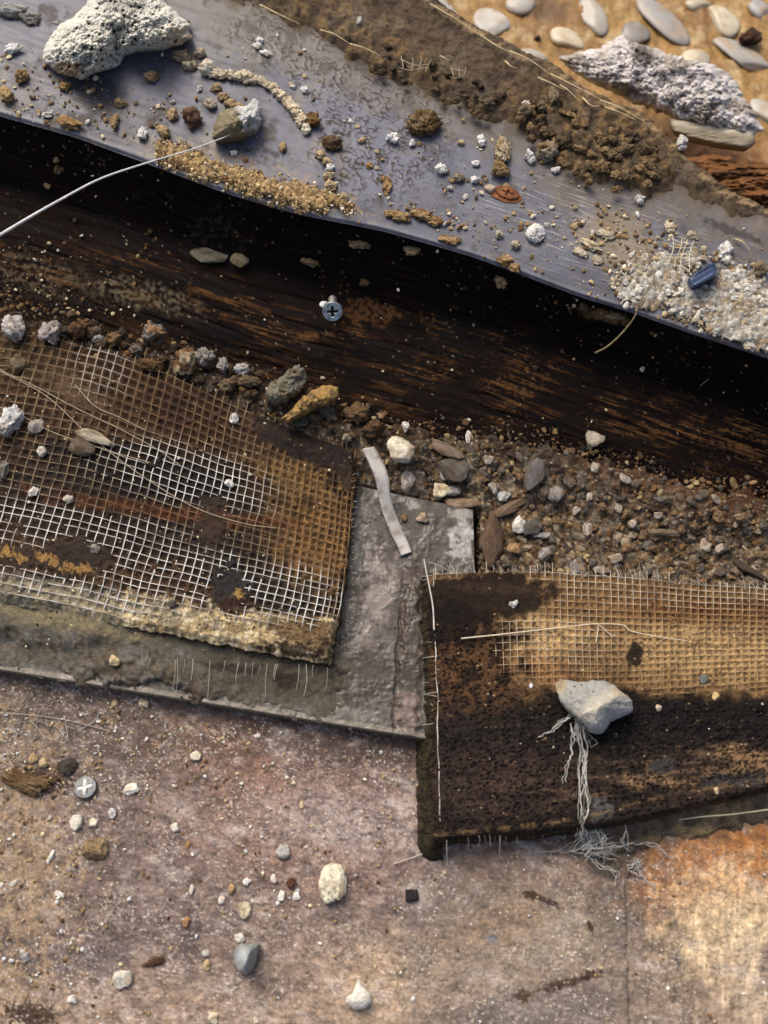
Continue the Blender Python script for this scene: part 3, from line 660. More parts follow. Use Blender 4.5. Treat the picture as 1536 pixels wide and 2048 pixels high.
c = mix(c, lin((44, 33, 26)), dark)
c = mix(c, lin((16, 11, 9)), ell(X, Y, 1400, 1430, 420, 42, 3, .7, .5, 40) * .97)
c = mix(c, lin((18, 13, 11)), ell(X, Y, 1200, 1480, 380, 34, 0, .9, .8, 40) * sm(gr, -.4, .1) * .9)
c = mix(c, lin((104, 84, 66)), ell(X, Y, 1230, 1560, 300, 44, -4, 1.2, .6) * sm(gr, -.2, .4) * .75)
c = mix(c, lin((164, 130, 92)), ell(X, Y, 1430, 1535, 150, 34, -6, .9, .6) * sm(gr2, -.5, .2) * .8)
c = mix(c, lin((64, 48, 40)), ell(X, Y, 1000, 1560, 140, 70, 0, .9, .6) * .6)
lef = sm(1075 - X + fbm(X, Y, 50, 4, 179) * 70, 0, 60) * sm(Y, 1225, 1260) * sm(1440 - Y, 0, 40)
c = mix(c, lin((84, 58, 36)), lef * .9); c = mix(c, lin((28, 21, 17)), lef * sm(fbm(X, Y, 34, 6, 180, .8), -.05, .15) * .85)
f7, i7 = worley(X + fbm(X, Y, 9, 2, 196) * 4, Y, 7, 197); ch = np.clip(dark + lef, 0, 1)
c = mix(c, lin((12, 9, 8)), ch * (1 - sm(f7, .2, .55)) * (i7 < .45) * .8); c = mix(c, lin((128, 100, 68)), ch * (1 - sm(f7, .15, .4)) * (i7 > .90) * .5 * sm(gr, -.4, .3))
c = mix(c, lin((14, 10, 9)), dark * sm(fbm(X, Y, 22, 6, 190, .85), .02, .3) * .75)
c = mix(c, lin((28, 20, 15)), ell(X, Y, 960, 1195, 145, 52, -4, .3, .35, 26) * .95); c = mix(c, lin((26, 18, 14)), ell(X, Y, 900, 1250, 72, 46, 0, .4, .4, 26) * .9)
c = mix(c, lin((70, 54, 40)), ell(X, Y, 1010, 1180, 90, 10, 3, .9, .8, 20) * .5)
c = mix(c, lin((30, 22, 18)), ell(X, Y, 1270, 1310, 17, 26, 10, .4, .5, 14) * .95)
c = mix(c, lin((60, 58, 56)), ell(X, Y, 1325, 1532, 27, 16, -12, .3, .3, 14) * .95)
c = mix(c, lin((60, 58, 56)), ell(X, Y, 1470, 1560, 78, 13, -4, .5, .5, 18) * .95)
c = mix(c, lin((110, 112, 108)), ell(X, Y, 1198, 1620, 28, 22, 0, .4, .4, 14) * .9)
c = mix(c, lin((108, 112, 104)), ell(X, Y, 1408, 1358, 9, 10, 0, .4) * .9)
be = 1680 + np.interp(X, [870, 1000, 1150, 1330, 1560, 1800], [0, -12, -30, -78, -118, -150]) - Y
c = mix(c, lin((24, 16, 12)), np.exp(-((be - 26 - fbm(X, Y, 50, 3, 181) * 10) / 9.0) ** 2) * sm(fbm(X, Y, 12, 3, 182), -.3, .1) * .9)
c = mix(c, lin((30, 22, 18)), sm(24 - be, -8, 10) * sm(1300 - X, -100, 200) * .8); c = mix(c, lin((140, 112, 76)), np.exp(-((be - 10) / 5.0) ** 2) * sm(fbm(X, Y, 20, 3, 189), -.3, .3) * .5)
f2, i2 = worley(X, Y, 5.5, 183)
c = mix(c, lin((20, 14, 12)), (1 - sm(f2, .2, .5)) * (i2 < .25) * .75)
c = mix(c, lin((206, 176, 130)), (1 - sm(f2, .1, .4)) * (i2 > .98) * sm(fbm(X, Y, 50, 3, 146), 0, .4))
c = c * (1 + .3 * gr[..., None] * sm(Y, 1380, 1440)[..., None]) * (1 + .32 * fbm(X, Y, 16, 4, 184, .7)[..., None])
dz = -cell * .55 * (1 - cov) + fbm(X, Y, 30, 4, 185) * .5 + gr * .5 * sm(Y, 1380, 1440) + (1 - f2) * .25 * cov + cov * .3 * (Y < 1300) + fbm(X, Y, 6, 2, 186) * .15
dz = dz - ch * (1 - sm(f7, .2, .55)) * (i7 < .45) * .6
dz = dz - 1.2 * sm(s_, .012, 0) ** 2 - 2.0 * sm(t_, .975, 1) ** 2
P = unproj(X, Y, RZ(X, Y)); P[..., 2] += dz
rb = empty('netted_board', unproj(1250, 1400, 0.6))
tag(rb, 'thick netted board with charred lower half carrying the grey triangular stone, right of the tile', 'board')
def rso(pr, nrm):
    px, py = proj(pr); return np.where(px < 885, 6.0, .6)
def rsc(q, t):
    n_ = fbm(q[:, 1] * 5, q[:, 2] * 5, 20, 3, 187) + .4 * rng.normal(size=len(q))
    px, py = proj(q); b_ = mix(np.broadcast_to(lin((70, 62, 44)), (len(q), 3)), lin((86, 72, 50)), sm(px, 1150, 1400) * sm(py, 1480, 1520))
    return mix(b_, lin((30, 24, 18)), sm(n_, -.2, .4) * (1 - .5 * sm(px, 1150, 1400)))
patch('board_panel', P, c, M_dirt, rb, R=np.clip(.82 - .25 * dark, .4, .9), skirt=.4, rows=14, skcol=rsc, skout=rso)
def Rwhite(X, Y): return np.clip(sm(1185 + (X - 860) * .04 - Y, -25, 10) * .7 + ell(X, Y, 1100, 1280, 130, 60, 0, 1) * .55 + sm(895 - X, -5, 12) * .6, 0, 1)
for k in range(1, 64):
    px0 = 856 + k * RC
    if px0 > 1760: break
    t = np.linspace(-.012 - rs.random() * .03, .47, 60); s = (px0 - 856) / 944 + fbm(t * 300, np.full(60, k * 9.0), 60, 2, 191) * .0014
    px, py = RBxy(s, t); strand(px, py, RZ, Rcover, Rwhite, .14, rb, base=(196, 164, 116), wcol=(226, 216, 196), seed=k)
for k in range(0, 19):
    s = np.linspace(.012, .96, 120); t = (k + .02 + rs.normal(0, .05)) / RR + fbm(s * 600, np.full(120, k * 7.0), 120, 2, 192) * .005
    px, py = RBxy(s, t + 0 * s); strand(px, py, RZ, Rcover, Rwhite, .13, rb, base=(196, 164, 116), wcol=(226, 216, 196), seed=200 + k, lift=.45)
t = np.linspace(-.02, .93, 150); px, py = RBxy(.012 + fbm(t * 300, t * 0, 40, 2, 193) * .004, t)
strand(px, py, RZ, lambda a, b: .25 * sm(fbm(a, b, 40, 3, 194), 0, .4), lambda a, b: .3 + .6 * sm(fbm(a, b, 40, 3, 195), -.3, .3), .18, rb, seed=7, lift=.3)

# frayed ends
def fringe(name, parent, specs, rad=.12, colr=(222, 214, 198)):
    ac = Acc()
    for (x0, y0, z0, x1, y1, z1) in specs:
        n_ = 7; t = np.linspace(0, 1, n_); bow = rs.normal(0, .7, 2)
        P = unproj(x0 + (x1 - x0) * t, y0 + (y1 - y0) * t, z0 + (z1 - z0) * t); P[:, 0] += np.sin(t * math.pi) * bow[0] * .5; P[:, 2] += np.sin(t * math.pi) * abs(bow[1]) * .6
        V, F = tube(P, rad * np.linspace(1.1, .6, n_), 4); ac.add(V, F, lin(colr) * rs.uniform(.6, 1.05))
    return tag(ac.build(name, M_net, parent, .5), kind='stuff')
sp = [(x, 1318 + (x - 350) * .05 + rs.normal(0, 2), 13, x - 5 + rs.normal(0, 2), 1318 + (x - 350) * .05 + rs.uniform(18, 76) * (1 if x > 345 else .4), 10.5) for x in (300, 318, 350, 354, 370, 386, 420, 450, 478, 492, 507, 520, 535, 552, 556, 598, 612, 627, 655)]
sp += [(705 + rs.normal(0, 1), y, 18.5, 716 + rs.normal(0, 4) - (y - 950) * .03, y + rs.normal(0, 3), 16) for y in np.arange(950, 1240, 13)]
fringe('fringe', lb, sp)
tp = poly(RT, np.linspace(0, 1, 400)); topy = lambda x: np.interp(x, 856 + np.linspace(0, 1, 400) * 944, tp[:, 1])
sp = []
for x in np.arange(875, 1780, 11.5):
    x += rs.normal(0, 5); L_ = rs.uniform(4, 20) * rs.choice([.5, 1, 1.3]) * (1.7 if rs.random() < .15 else 1)
    sp.append((x, topy(x) + 4, ZR, x + rs.normal(-5, 7), topy(x) - L_, ZR + rs.uniform(-1, 4)))
for x in (1168, 1172, 1240, 1245, 1265, 1290, 1296): sp.append((x, topy(x) + 3, ZR, x - 12, topy(x) - 34, ZR + 3))
for y in np.arange(1150, 1480, 9):
    if rs.random() < .55: sp.append((868 + rs.uniform(-2, 12), y, ZR + .3, 858 - rs.uniform(-6, 16), y + rs.normal(0, 3), ZR - rs.uniform(0, 8)))
by = lambda x: np.interp(x, [870, 1000, 1150, 1330, 1560, 1800], [1682, 1668, 1650, 1604, 1562, 1530])
for x in np.arange(935, 1110, 11): sp.append((x, by(x) - 2, 14, x + rs.normal(0, 2), by(x) + rs.uniform(8, 26), 9))
sp += [(893, 1680, 14, 894, 1730, 8), (999, 1668, 14, 998, 1712, 8), (1250, 1650, 10, 1255, 1700, 5)]
fringe('fringe', rb, sp)

# ================================================================== rubble in the channel between beam and boards
X, Y = stepgrid(-260, 1800, 500, 1210, 2.5)
up = fB(X) - 28
def rubz(X, Y):
    X, Y = A_(X, Y)
    z = 4 + 7.5 * sm(fB(X) + 60 - Y, -60, 60)
    left = sm(760 - X, 0, 120)
    return z + left * 4.0 + fbm(X, Y, 70, 3, 201) * 2.0
f1, i1 = worley(X + fbm(X, Y, 20, 2, 202) * 8, Y + fbm(X, Y, 20, 2, 203) * 8, 17, 204); f2, i2 = worley(X, Y, 8, 205); f3, i3 = worley(X, Y, 4.4, 206)
dz = (1 - f1) * 2.4 * i1 + (1 - f2) * 1.0 * i2 + (1 - f3) * .4 + fbm(X, Y, 10, 3, 207) * .5
zz = rubz(X, Y)
ins = sm(Y - up + fbm(X, Y, 40, 4, 208) * 26, -20, 16)
tilehide = sm(X, 690, 730) * (1 - sm(X, 948, 962)) * sm(Y - (1020 + (X - 946) * .209), -2, 10)
P = unproj(X, Y, zz); P[..., 2] += dz; P[..., 2] = P[..., 2] * 1.0 - (1 - ins) * 14 - tilehide * 20
pal = np.array([lin(q) for q in ((110, 90, 66), (130, 104, 74), (84, 70, 58), (122, 112, 98), (146, 122, 90), (72, 56, 42), (104, 96, 86), (156, 142, 120))])
c = pal[(i1 * 7.99).astype(int)] * .55 + pal[(i2 * 7.99).astype(int)] * .45
c = mix(c, lin((36, 26, 18)), sm(f1, .4, .8) * .6); c = mix(c, lin((30, 22, 16)), sm(f2, .45, .8) * .45)
c = mix(c, lin((52, 36, 24)), sm(up + 80 - Y + fbm(X, Y, 60, 3, 209) * 40, 0, 60) * .6)
c = mix(c, lin((52, 38, 28)), sm(700 - X, 0, 120) * .55)
c = mix(c, lin((132, 84, 52)), ell(X, Y, 1380, 980, 180, 40, 14, 1.2, .9) * .25)
c = mix(c, lin((200, 188, 166)), (1 - sm(f3, .3, .6)) * (i3 > .93) * .7)
c = c * (1 + .3 * fbm(X, Y, 14, 4, 210, .7)[..., None])
tag(patch('rubble_bed', P, c, M_dirt, R=.85 - .2 * i1, skirt=-9), 'brown bed of crushed rubble filling the channel below the dark beam', 'rubble', kind='stuff')

# ================================================================== small grit: stuff
def place(V, px, py, zs, s, zc):
    return V * s + unproj(px, py, zs + zc)
PALS = {
    'cream': [(226, 212, 178), (214, 196, 156), (232, 224, 204)], 'tan': [(172, 146, 104), (154, 128, 90), (190, 168, 128)],
    'white': [(232, 230, 226), (214, 212, 208), (240, 236, 226)], 'grey': [(134, 132, 126), (116, 116, 112), (152, 150, 144)],
    'brown': [(112, 84, 56), (92, 70, 48), (132, 98, 64)], 'plaster': [(206, 202, 192), (190, 186, 176), (214, 208, 194)], 'plasterdirt': [(170, 152, 120), (150, 132, 104), (180, 166, 140)], 'dirtgrey': [(96, 88, 78), (110, 102, 92), (82, 76, 68)], 'dirttan': [(128, 104, 74), (118, 92, 62), (140, 116, 84)],
    'dark': [(60, 48, 38), (48, 40, 34), (76, 62, 50)]}
def scatter(name, label, cat, n, pts, zf, smin, smax, pw, pals, lv=1, mat_=None, sink=.25, parent=None, flat=.75, amp=.22):
    ac = Acc(); base = [rockV(3000 + k, lv, 11 if amp < .2 else 6, amp, 1.6, 0) for k in range(14)]
    n = len(pts); u = rs.random(n); sz = smin * (smax / smin) ** (u ** pw)
    zs = zf(pts[:, 0], pts[:, 1])
    for k in range(n):
        V, F, _ = base[rs.integers(14)]
        sc = np.array([1, rs.uniform(.55, 1), flat * rs.uniform(.6, 1)]) * sz[k] / 2
        R_ = rotm(rs.uniform(0, 6.28), rs.normal(0, .3), rs.normal(0, .3))
        Vv = (V * sc) @ R_.T + unproj(pts[k, 0], pts[k, 1], zs[k] + sz[k] / 2 * (flat * .8 - sink))
        pl = PALS[pals[rs.integers(len(pals))]]; cc = lin(pl[rs.integers(3)]) * rs.uniform(.75, 1.15)
        ac.add(Vv, F, cc)
    return tag(ac.build(name, mat_ or M_rock, parent, .85, smooth=False), label, cat, kind='stuff')
def sample(n, f, x0, x1, y0, y1):
    out = []; tot = 0
    while tot < n:
        q = np.stack([rs.uniform(x0, x1, n * 3), rs.uniform(y0, y1, n * 3)], -1)
        q = q[rs.random(len(q)) < f(q[:, 0], q[:, 1])]; out.append(q); tot += len(q)
    return np.vstack(out)[:n]
gz = lambda x, y: 0 * x + .1
f = lambda x, y: np.clip(.10 + .9 * ell(x, y, 20, 1720, 190, 330, 0, 1.2) + .95 * ell(x, y, 200, 1470, 300, 90, 8, 1.2) + .3 * ell(x, y, 620, 1620, 250, 120, 0, 1) + .55 * ell(x, y, 545, 1790, 90, 50, 0, 1), 0, 1) * (y > 1370 + .16 * x) * ((x < 855) | (y > 1690 - .12 * (x - 870)))
scatter('grit', 'pale sandy grit sprinkled over the lower plywood sheet', 'grit', 0, sample(7000, lambda x, y: f(x, y) * sm(fbm(x, y, 60, 4, 39, .7), -.35, .45), -240, 1780, 1340, 2300), gz, .25, 2.4, 3.2, ['cream', 'tan', 'tan', 'brown', 'white'])
f = lambda x, y: ((x > 1250) * (y > 1690)) * (.4 + 1.0 * ell(x, y, 1440, 1800, 130, 130, 0, 1))
scatter('grit', 'cream specks of dust on the orange corner of the plywood', 'grit', 0, sample(300, f, 1250, 1780, 1690, 2200), gz, .3, 1.1, 2, ['cream', 'white'])
f = lambda x, y: sm(y - fB(x) + 45 + fbm(x, y, 40, 3, 208) * 20, -20, 12) * (y < 1190) * (1 - (x > 690) * (x < 955) * (y > 1010 + (x - 946) * .209)) * ((x > 720) | (y < 700 + .3 * np.maximum(x - 100, 0)))
scatter('gravel', 'mixed brown and grey gravel heaped along the foot of the dark beam', 'gravel', 0, sample(7000, f, -240, 1780, 560, 1190), lambda x, y: rubz(x, y) + .9, .5, 4.2, 2.2, ['brown', 'brown', 'dirttan', 'dirtgrey', 'dirtgrey', 'dirttan', 'dark', 'dirttan', 'tan'], lv=2, mat_=M_dirt, amp=.14, flat=.6)
f = lambda x, y: np.clip((y > fE(x) + 30) * (y < fA(x) - 2) * (.02 + .12 * sm(fbm(x, y, 90, 4, 66, .7), .05, .4) + ell(x, y, 60, 190, 130, 70, 10, 1) * .25 + ell(x, y, 250, 225, 120, 50, 20, 1) * .2 + ell(x, y, 1230, 470, 180, 60, 15, 1) * .35 + ell(x, y, 1400, 600, 200, 90, 22, 1) + ell(x, y, 960, 410, 160, 60, 10, 1) * .12 + ell(x, y, 860, 430, 80, 16, 15, 1) * .8), 0, 1)
scatter('crumbs', 'tan mortar crumbs sprinkled over the blue-grey strip', 'crumbs', 0, sample(5200, f, -240, 1780, -50, 800), lambda x, y: stripz(x, y), .3, 3.6, 2.7, ['tan', 'tan', 'cream', 'dirttan'])
f = lambda x, y: np.clip(.05 + ell(x, y, 60, 560, 180, 70, 12, 1) + .35 * ell(x, y, 870, 480, 190, 25, 14, 1) + .3 * ell(x, y, 1200, 620, 120, 25, 14, 1), 0, 1) * (y > fA(x) + 12) * (y < fB(x))
def beamz(x, y):
    a, b = fA(x), fB(x); return np.interp((y - a) / (b - a), fp[4:], fz[4:]) + .3
scatter('crumbs', 'scattered pale crumbs and dust stuck to the dark beam face', 'crumbs', 0, sample(1900, f, -200, 1750, 240, 1010), beamz, .22, 2.8, 4.0, ['cream', 'tan', 'brown', 'brown'])
f = lambda x, y: ((y > 700) * (y < 1300) * (x < 700)) * (.5 + ell(x, y, 60, 800, 160, 160, 0, 1))
scatter('crumbs', 'fine brown crumbs caught in the netting of the left board', 'crumbs', 0, sample(700, f, -150, 700, 700, 1300), lambda x, y: LZ(x, y) + .1, .35, 2.0, 2.4, ['brown', 'dark', 'tan', 'cream'])
f = lambda x, y: (y > topy(x) + 10) * (y < by(x) - 8) * (.4 + .6 * (y > 1400))
scatter('crumbs', 'fine light crumbs dusted over the charred right board', 'crumbs', 0, sample(300, f, 880, 1700, 1160, 1670), lambda x, y: RZ(x, y), .2, 1.5, 3, ['brown', 'dark', 'cream', 'brown'])

# sand spill on the strip, a crescent heap of grains
SPp = smooth_path([(318, 300), (370, 322), (440, 345), (520, 372), (600, 392), (660, 405), (715, 424)], 60)
def spm(x, y):
    d = np.full(np.shape(x), 1e9); w_ = np.interp(np.linspace(0, 1, 60), [0, .12, .5, .8, 1], [14, 27, 25, 27, 6])
    for k in range(60): d = np.minimum(d, np.hypot(x - SPp[k, 0], y - SPp[k, 1]) - w_[k])
    return d
X, Y = stepgrid(280, 760, 260, 470, 2.2)
dd = spm(X, Y) + fbm(X, Y, 34, 6, 221, .75) * 24; ins = sm(-dd, -3, 12)
f1, i1 = worley(X, Y, 7, 222)
P = unproj(X, Y, ZS - .9 + 0 * X); P[..., 2] += ins * (2.0 + (1 - f1) * 1.2 + fbm(X, Y, 20, 5, 223, .7) * 1.4) - (1 - ins) * 1.8
c = mix(np.broadcast_to(lin((160, 134, 94)), X.shape + (3,)), lin((220, 190, 136)), sm(i1, .4, .9) * .7); c = mix(c, lin((96, 72, 44)), sm(f1, .4, .75) * .6)
tag(patch('sand', P, c, M_dirt, R=.9 + 0 * X, keep=(ins > .02) & (Y < fA(X) + 3)), 'crescent of tan sand spilled on the front edge of the plastic strip', 'sand', kind='stuff')
f = lambda x, y: 1.0 * (spm(x, y) + fbm(x, y, 34, 6, 221, .75) * 26 < 2) * (y < fA(x) + 8)
scatter('sand_grains', 'coarse tan grains standing on the sand crescent', 'sand', 0, sample(1300, f, 280, 760, 270, 450), lambda x, y: ZS + 1.5 + 0 * x, .5, 2.2, 2.2, ['tan', 'tan', 'cream', 'brown'])

# ================================================================== single stones
SURF = {'strip': stripz, 'ground': lambda x, y: 0 * x, 'L': LZ, 'R': RZ, 'rub': lambda x, y: rubz(x, y) + 2.0, 'beam': beamz, 'tile': lambda x, y: ZT + 0 * x, 'peb': lambda x, y: ZP + 0 * x, 'mud': lambda x, y: ZS + 3.5 + 0 * x}
LAND = [((150, 90), 'big concrete lump'), ((480, 240), 'grey shard with the fibre'), ((848, 246), 'sandy brown clod'), ((1094, 302), 'three-stone group'), ((1072, 467), 'round white crusty stone'),
        ((1108, 196), 'upright olive pebble'), ((1364, 286), 'pinkish corner crumb'), ((1410, 552), 'blue plastic scrap'), ((1370, 508), 'netting piece on the heap'), ((1050, 206), 'round white mud pebble'), ((830, 130), 'torn netting strip'),
        ((308, 664), 'round orange-topped stone'), ((100, 668), 'pinkish porous lump'), ((372, 726), 'cream porous stone'), ((484, 740), 'whitish-grey stone'), ((575, 770), 'grey jagged shard'), ((640, 800), 'tan crusty shard'), ((716, 826), 'brown clod above the tab'),
        ((985, 1078), 'large brown block'), ((1070, 948), 'tall dark grey shard'), ((1020, 1014), 'sloping brown slab'), ((1113, 990), 'round grey pebble'), ((1190, 876), 'shell-like stone'), ((1176, 1054), 'pale pointed chip'), ((1040, 1050), 'jagged white chip'),
        ((1330, 1066), 'stick-like splinter'), ((1265, 1046), 'small pale rubble chip'), ((1412, 1092), 'cream chip near the edge'), ((1500, 1140), 'dark stick'), ((1205, 1143), 'pinkish leaning stone'), ((937, 874), 'upright white chip'), ((1506, 965), 'small tan splinter'), ((1150, 1135), 'grey chip at the netting'), ((1255, 1098), 'tan rubble pebble')]
USED = {}
def autolabel(px, py, wd, ht, colr, kind):
    (lx, ly), nm = min(LAND, key=lambda q: math.hypot(q[0][0] - px, q[0][1] - py)); dx, dy = px - lx, py - ly
    far = math.hypot(dx, dy); ad = 'right next to' if far < 26 else ''
    d = (('above' if dy < 0 else 'below') if abs(dy) > 1.6 * abs(dx) else ('right of' if dx > 0 else 'left of') if abs(dx) > 1.6 * abs(dy) else (('above ' if dy < 0 else 'below ') + ('right of' if dx > 0 else 'left of')))
    if far > 110: d = 'well ' + d
    l = sum(colr) / 3; tone = 'pale' if l > 165 else 'light brown' if l > 122 else 'mid brown' if l > 95 else 'dark brown'
    a = max(wd, ht) / min(wd, ht); shp = 'long' if a > 1.5 else 'oblong' if a > 1.22 else 'squat'
    sz = 'tiny' if max(wd, ht) < 19 else 'small' if max(wd, ht) < 24 else 'fair-sized'
    out = f'{sz} {shp} {tone} {kind} {d} the {nm}'
    if out in USED:
        near = sorted(LAND, key=lambda q: math.hypot(q[0][0] - px, q[0][1] - py))
        for a_ in near[1:5]:
            alt = f'{sz} {tone} {kind} between the {nm} and the {a_[1]}'
            if len(alt.split()) <= 16 and alt not in USED: out = alt; break
    USED[out] = 1
    return out
def stone(px, py, wd, ht, surf, colr, label=None, rot=0, name='stone_chip', cat='stone chip', lv=3, cuts=8, amp=.14, fr=2.0, fine=.05, pits=0, thick=.62, seed=None, c2=None, group=None, m=None, R=.85, sink=.3, c2s=1.5, auto=None):
    px, py = float(px), float(py)
    if auto: label = autolabel(px, py, wd, ht, colr, auto)
    z = float(SURF[surf](np.array([px]), np.array([py]))[0]); s = float(mmpp(px, py, z)) / 2
    seed = seed or int(px * 7 + py * 13) % 9973
    big = max(wd, ht) > 20; lv = max(lv, 4 if big else 3)
    crust = name in ('crumb', 'clod', 'mud_clod', 'mortar_crumb', 'plaster_crumb', 'rubble_stone') or (surf == 'rub' and thick > .7)
    V, F, pm = rockV(seed, lv, cuts, amp, fr, fine, pits)
    Dn = V / (np.linalg.norm(V, axis=1, keepdims=True) + 1e-6)
    if crust:                                            # knobbly aggregate of grains
        q = n3(V * 3.4 + seed, seed + 21); q2 = n3(V * 7 + seed, seed + 22)
        V = V + Dn * (.22 * (np.abs(q) ** .7 * np.sign(q)) + .12 * (1 - 2 * np.abs(q2)))[:, None]
    ex = max(abs(V[:, 0]).max(), .3), max(abs(V[:, 1]).max(), .3)
    th = thick * min(wd, ht) * s * 1.0
    k = n3(V * c2s + seed, seed + 9)
    colr = np.asarray(colr, float); g_ = colr.mean(); base = lin(g_ + (colr - g_) * .82)
    sp = n3(V * 9, seed + 4); sp2 = n3(V * 4.5, seed + 3)
    cc = np.broadcast_to(base, V.shape) * (1 + .25 * sp2 + .25 * sp)[:, None]
    if c2 is not None: cc = mix(cc, lin(c2), sm(k, -.1, .25))
    else: cc = mix(cc, base * np.array([.62, .52, .42]), sm(k, .1, .5) * .7)
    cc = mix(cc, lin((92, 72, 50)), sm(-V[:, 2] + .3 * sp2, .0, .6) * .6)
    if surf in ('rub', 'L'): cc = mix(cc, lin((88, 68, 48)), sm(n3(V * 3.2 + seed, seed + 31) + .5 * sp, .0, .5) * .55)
    if crust: cc = cc * (1 - .35 * sm(-q2 * 0 + np.abs(q2), .35, .6))[:, None]
    cc = mix(cc, base * .25, pm * .75)
    V = V * np.array([wd * s / ex[0], ht * s / ex[1] * 1.05, th]); V = V @ rotm(math.radians(-rot)).T
    P = V + unproj(px, py, z + th * (1 - sink))
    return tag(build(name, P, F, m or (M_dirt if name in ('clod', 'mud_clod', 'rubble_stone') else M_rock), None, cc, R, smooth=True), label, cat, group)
cr, tn, wh, gy, br, dk_ = (224, 212, 184), (182, 148, 100), (228, 226, 220), (136, 134, 128), (112, 86, 60), (70, 62, 54)
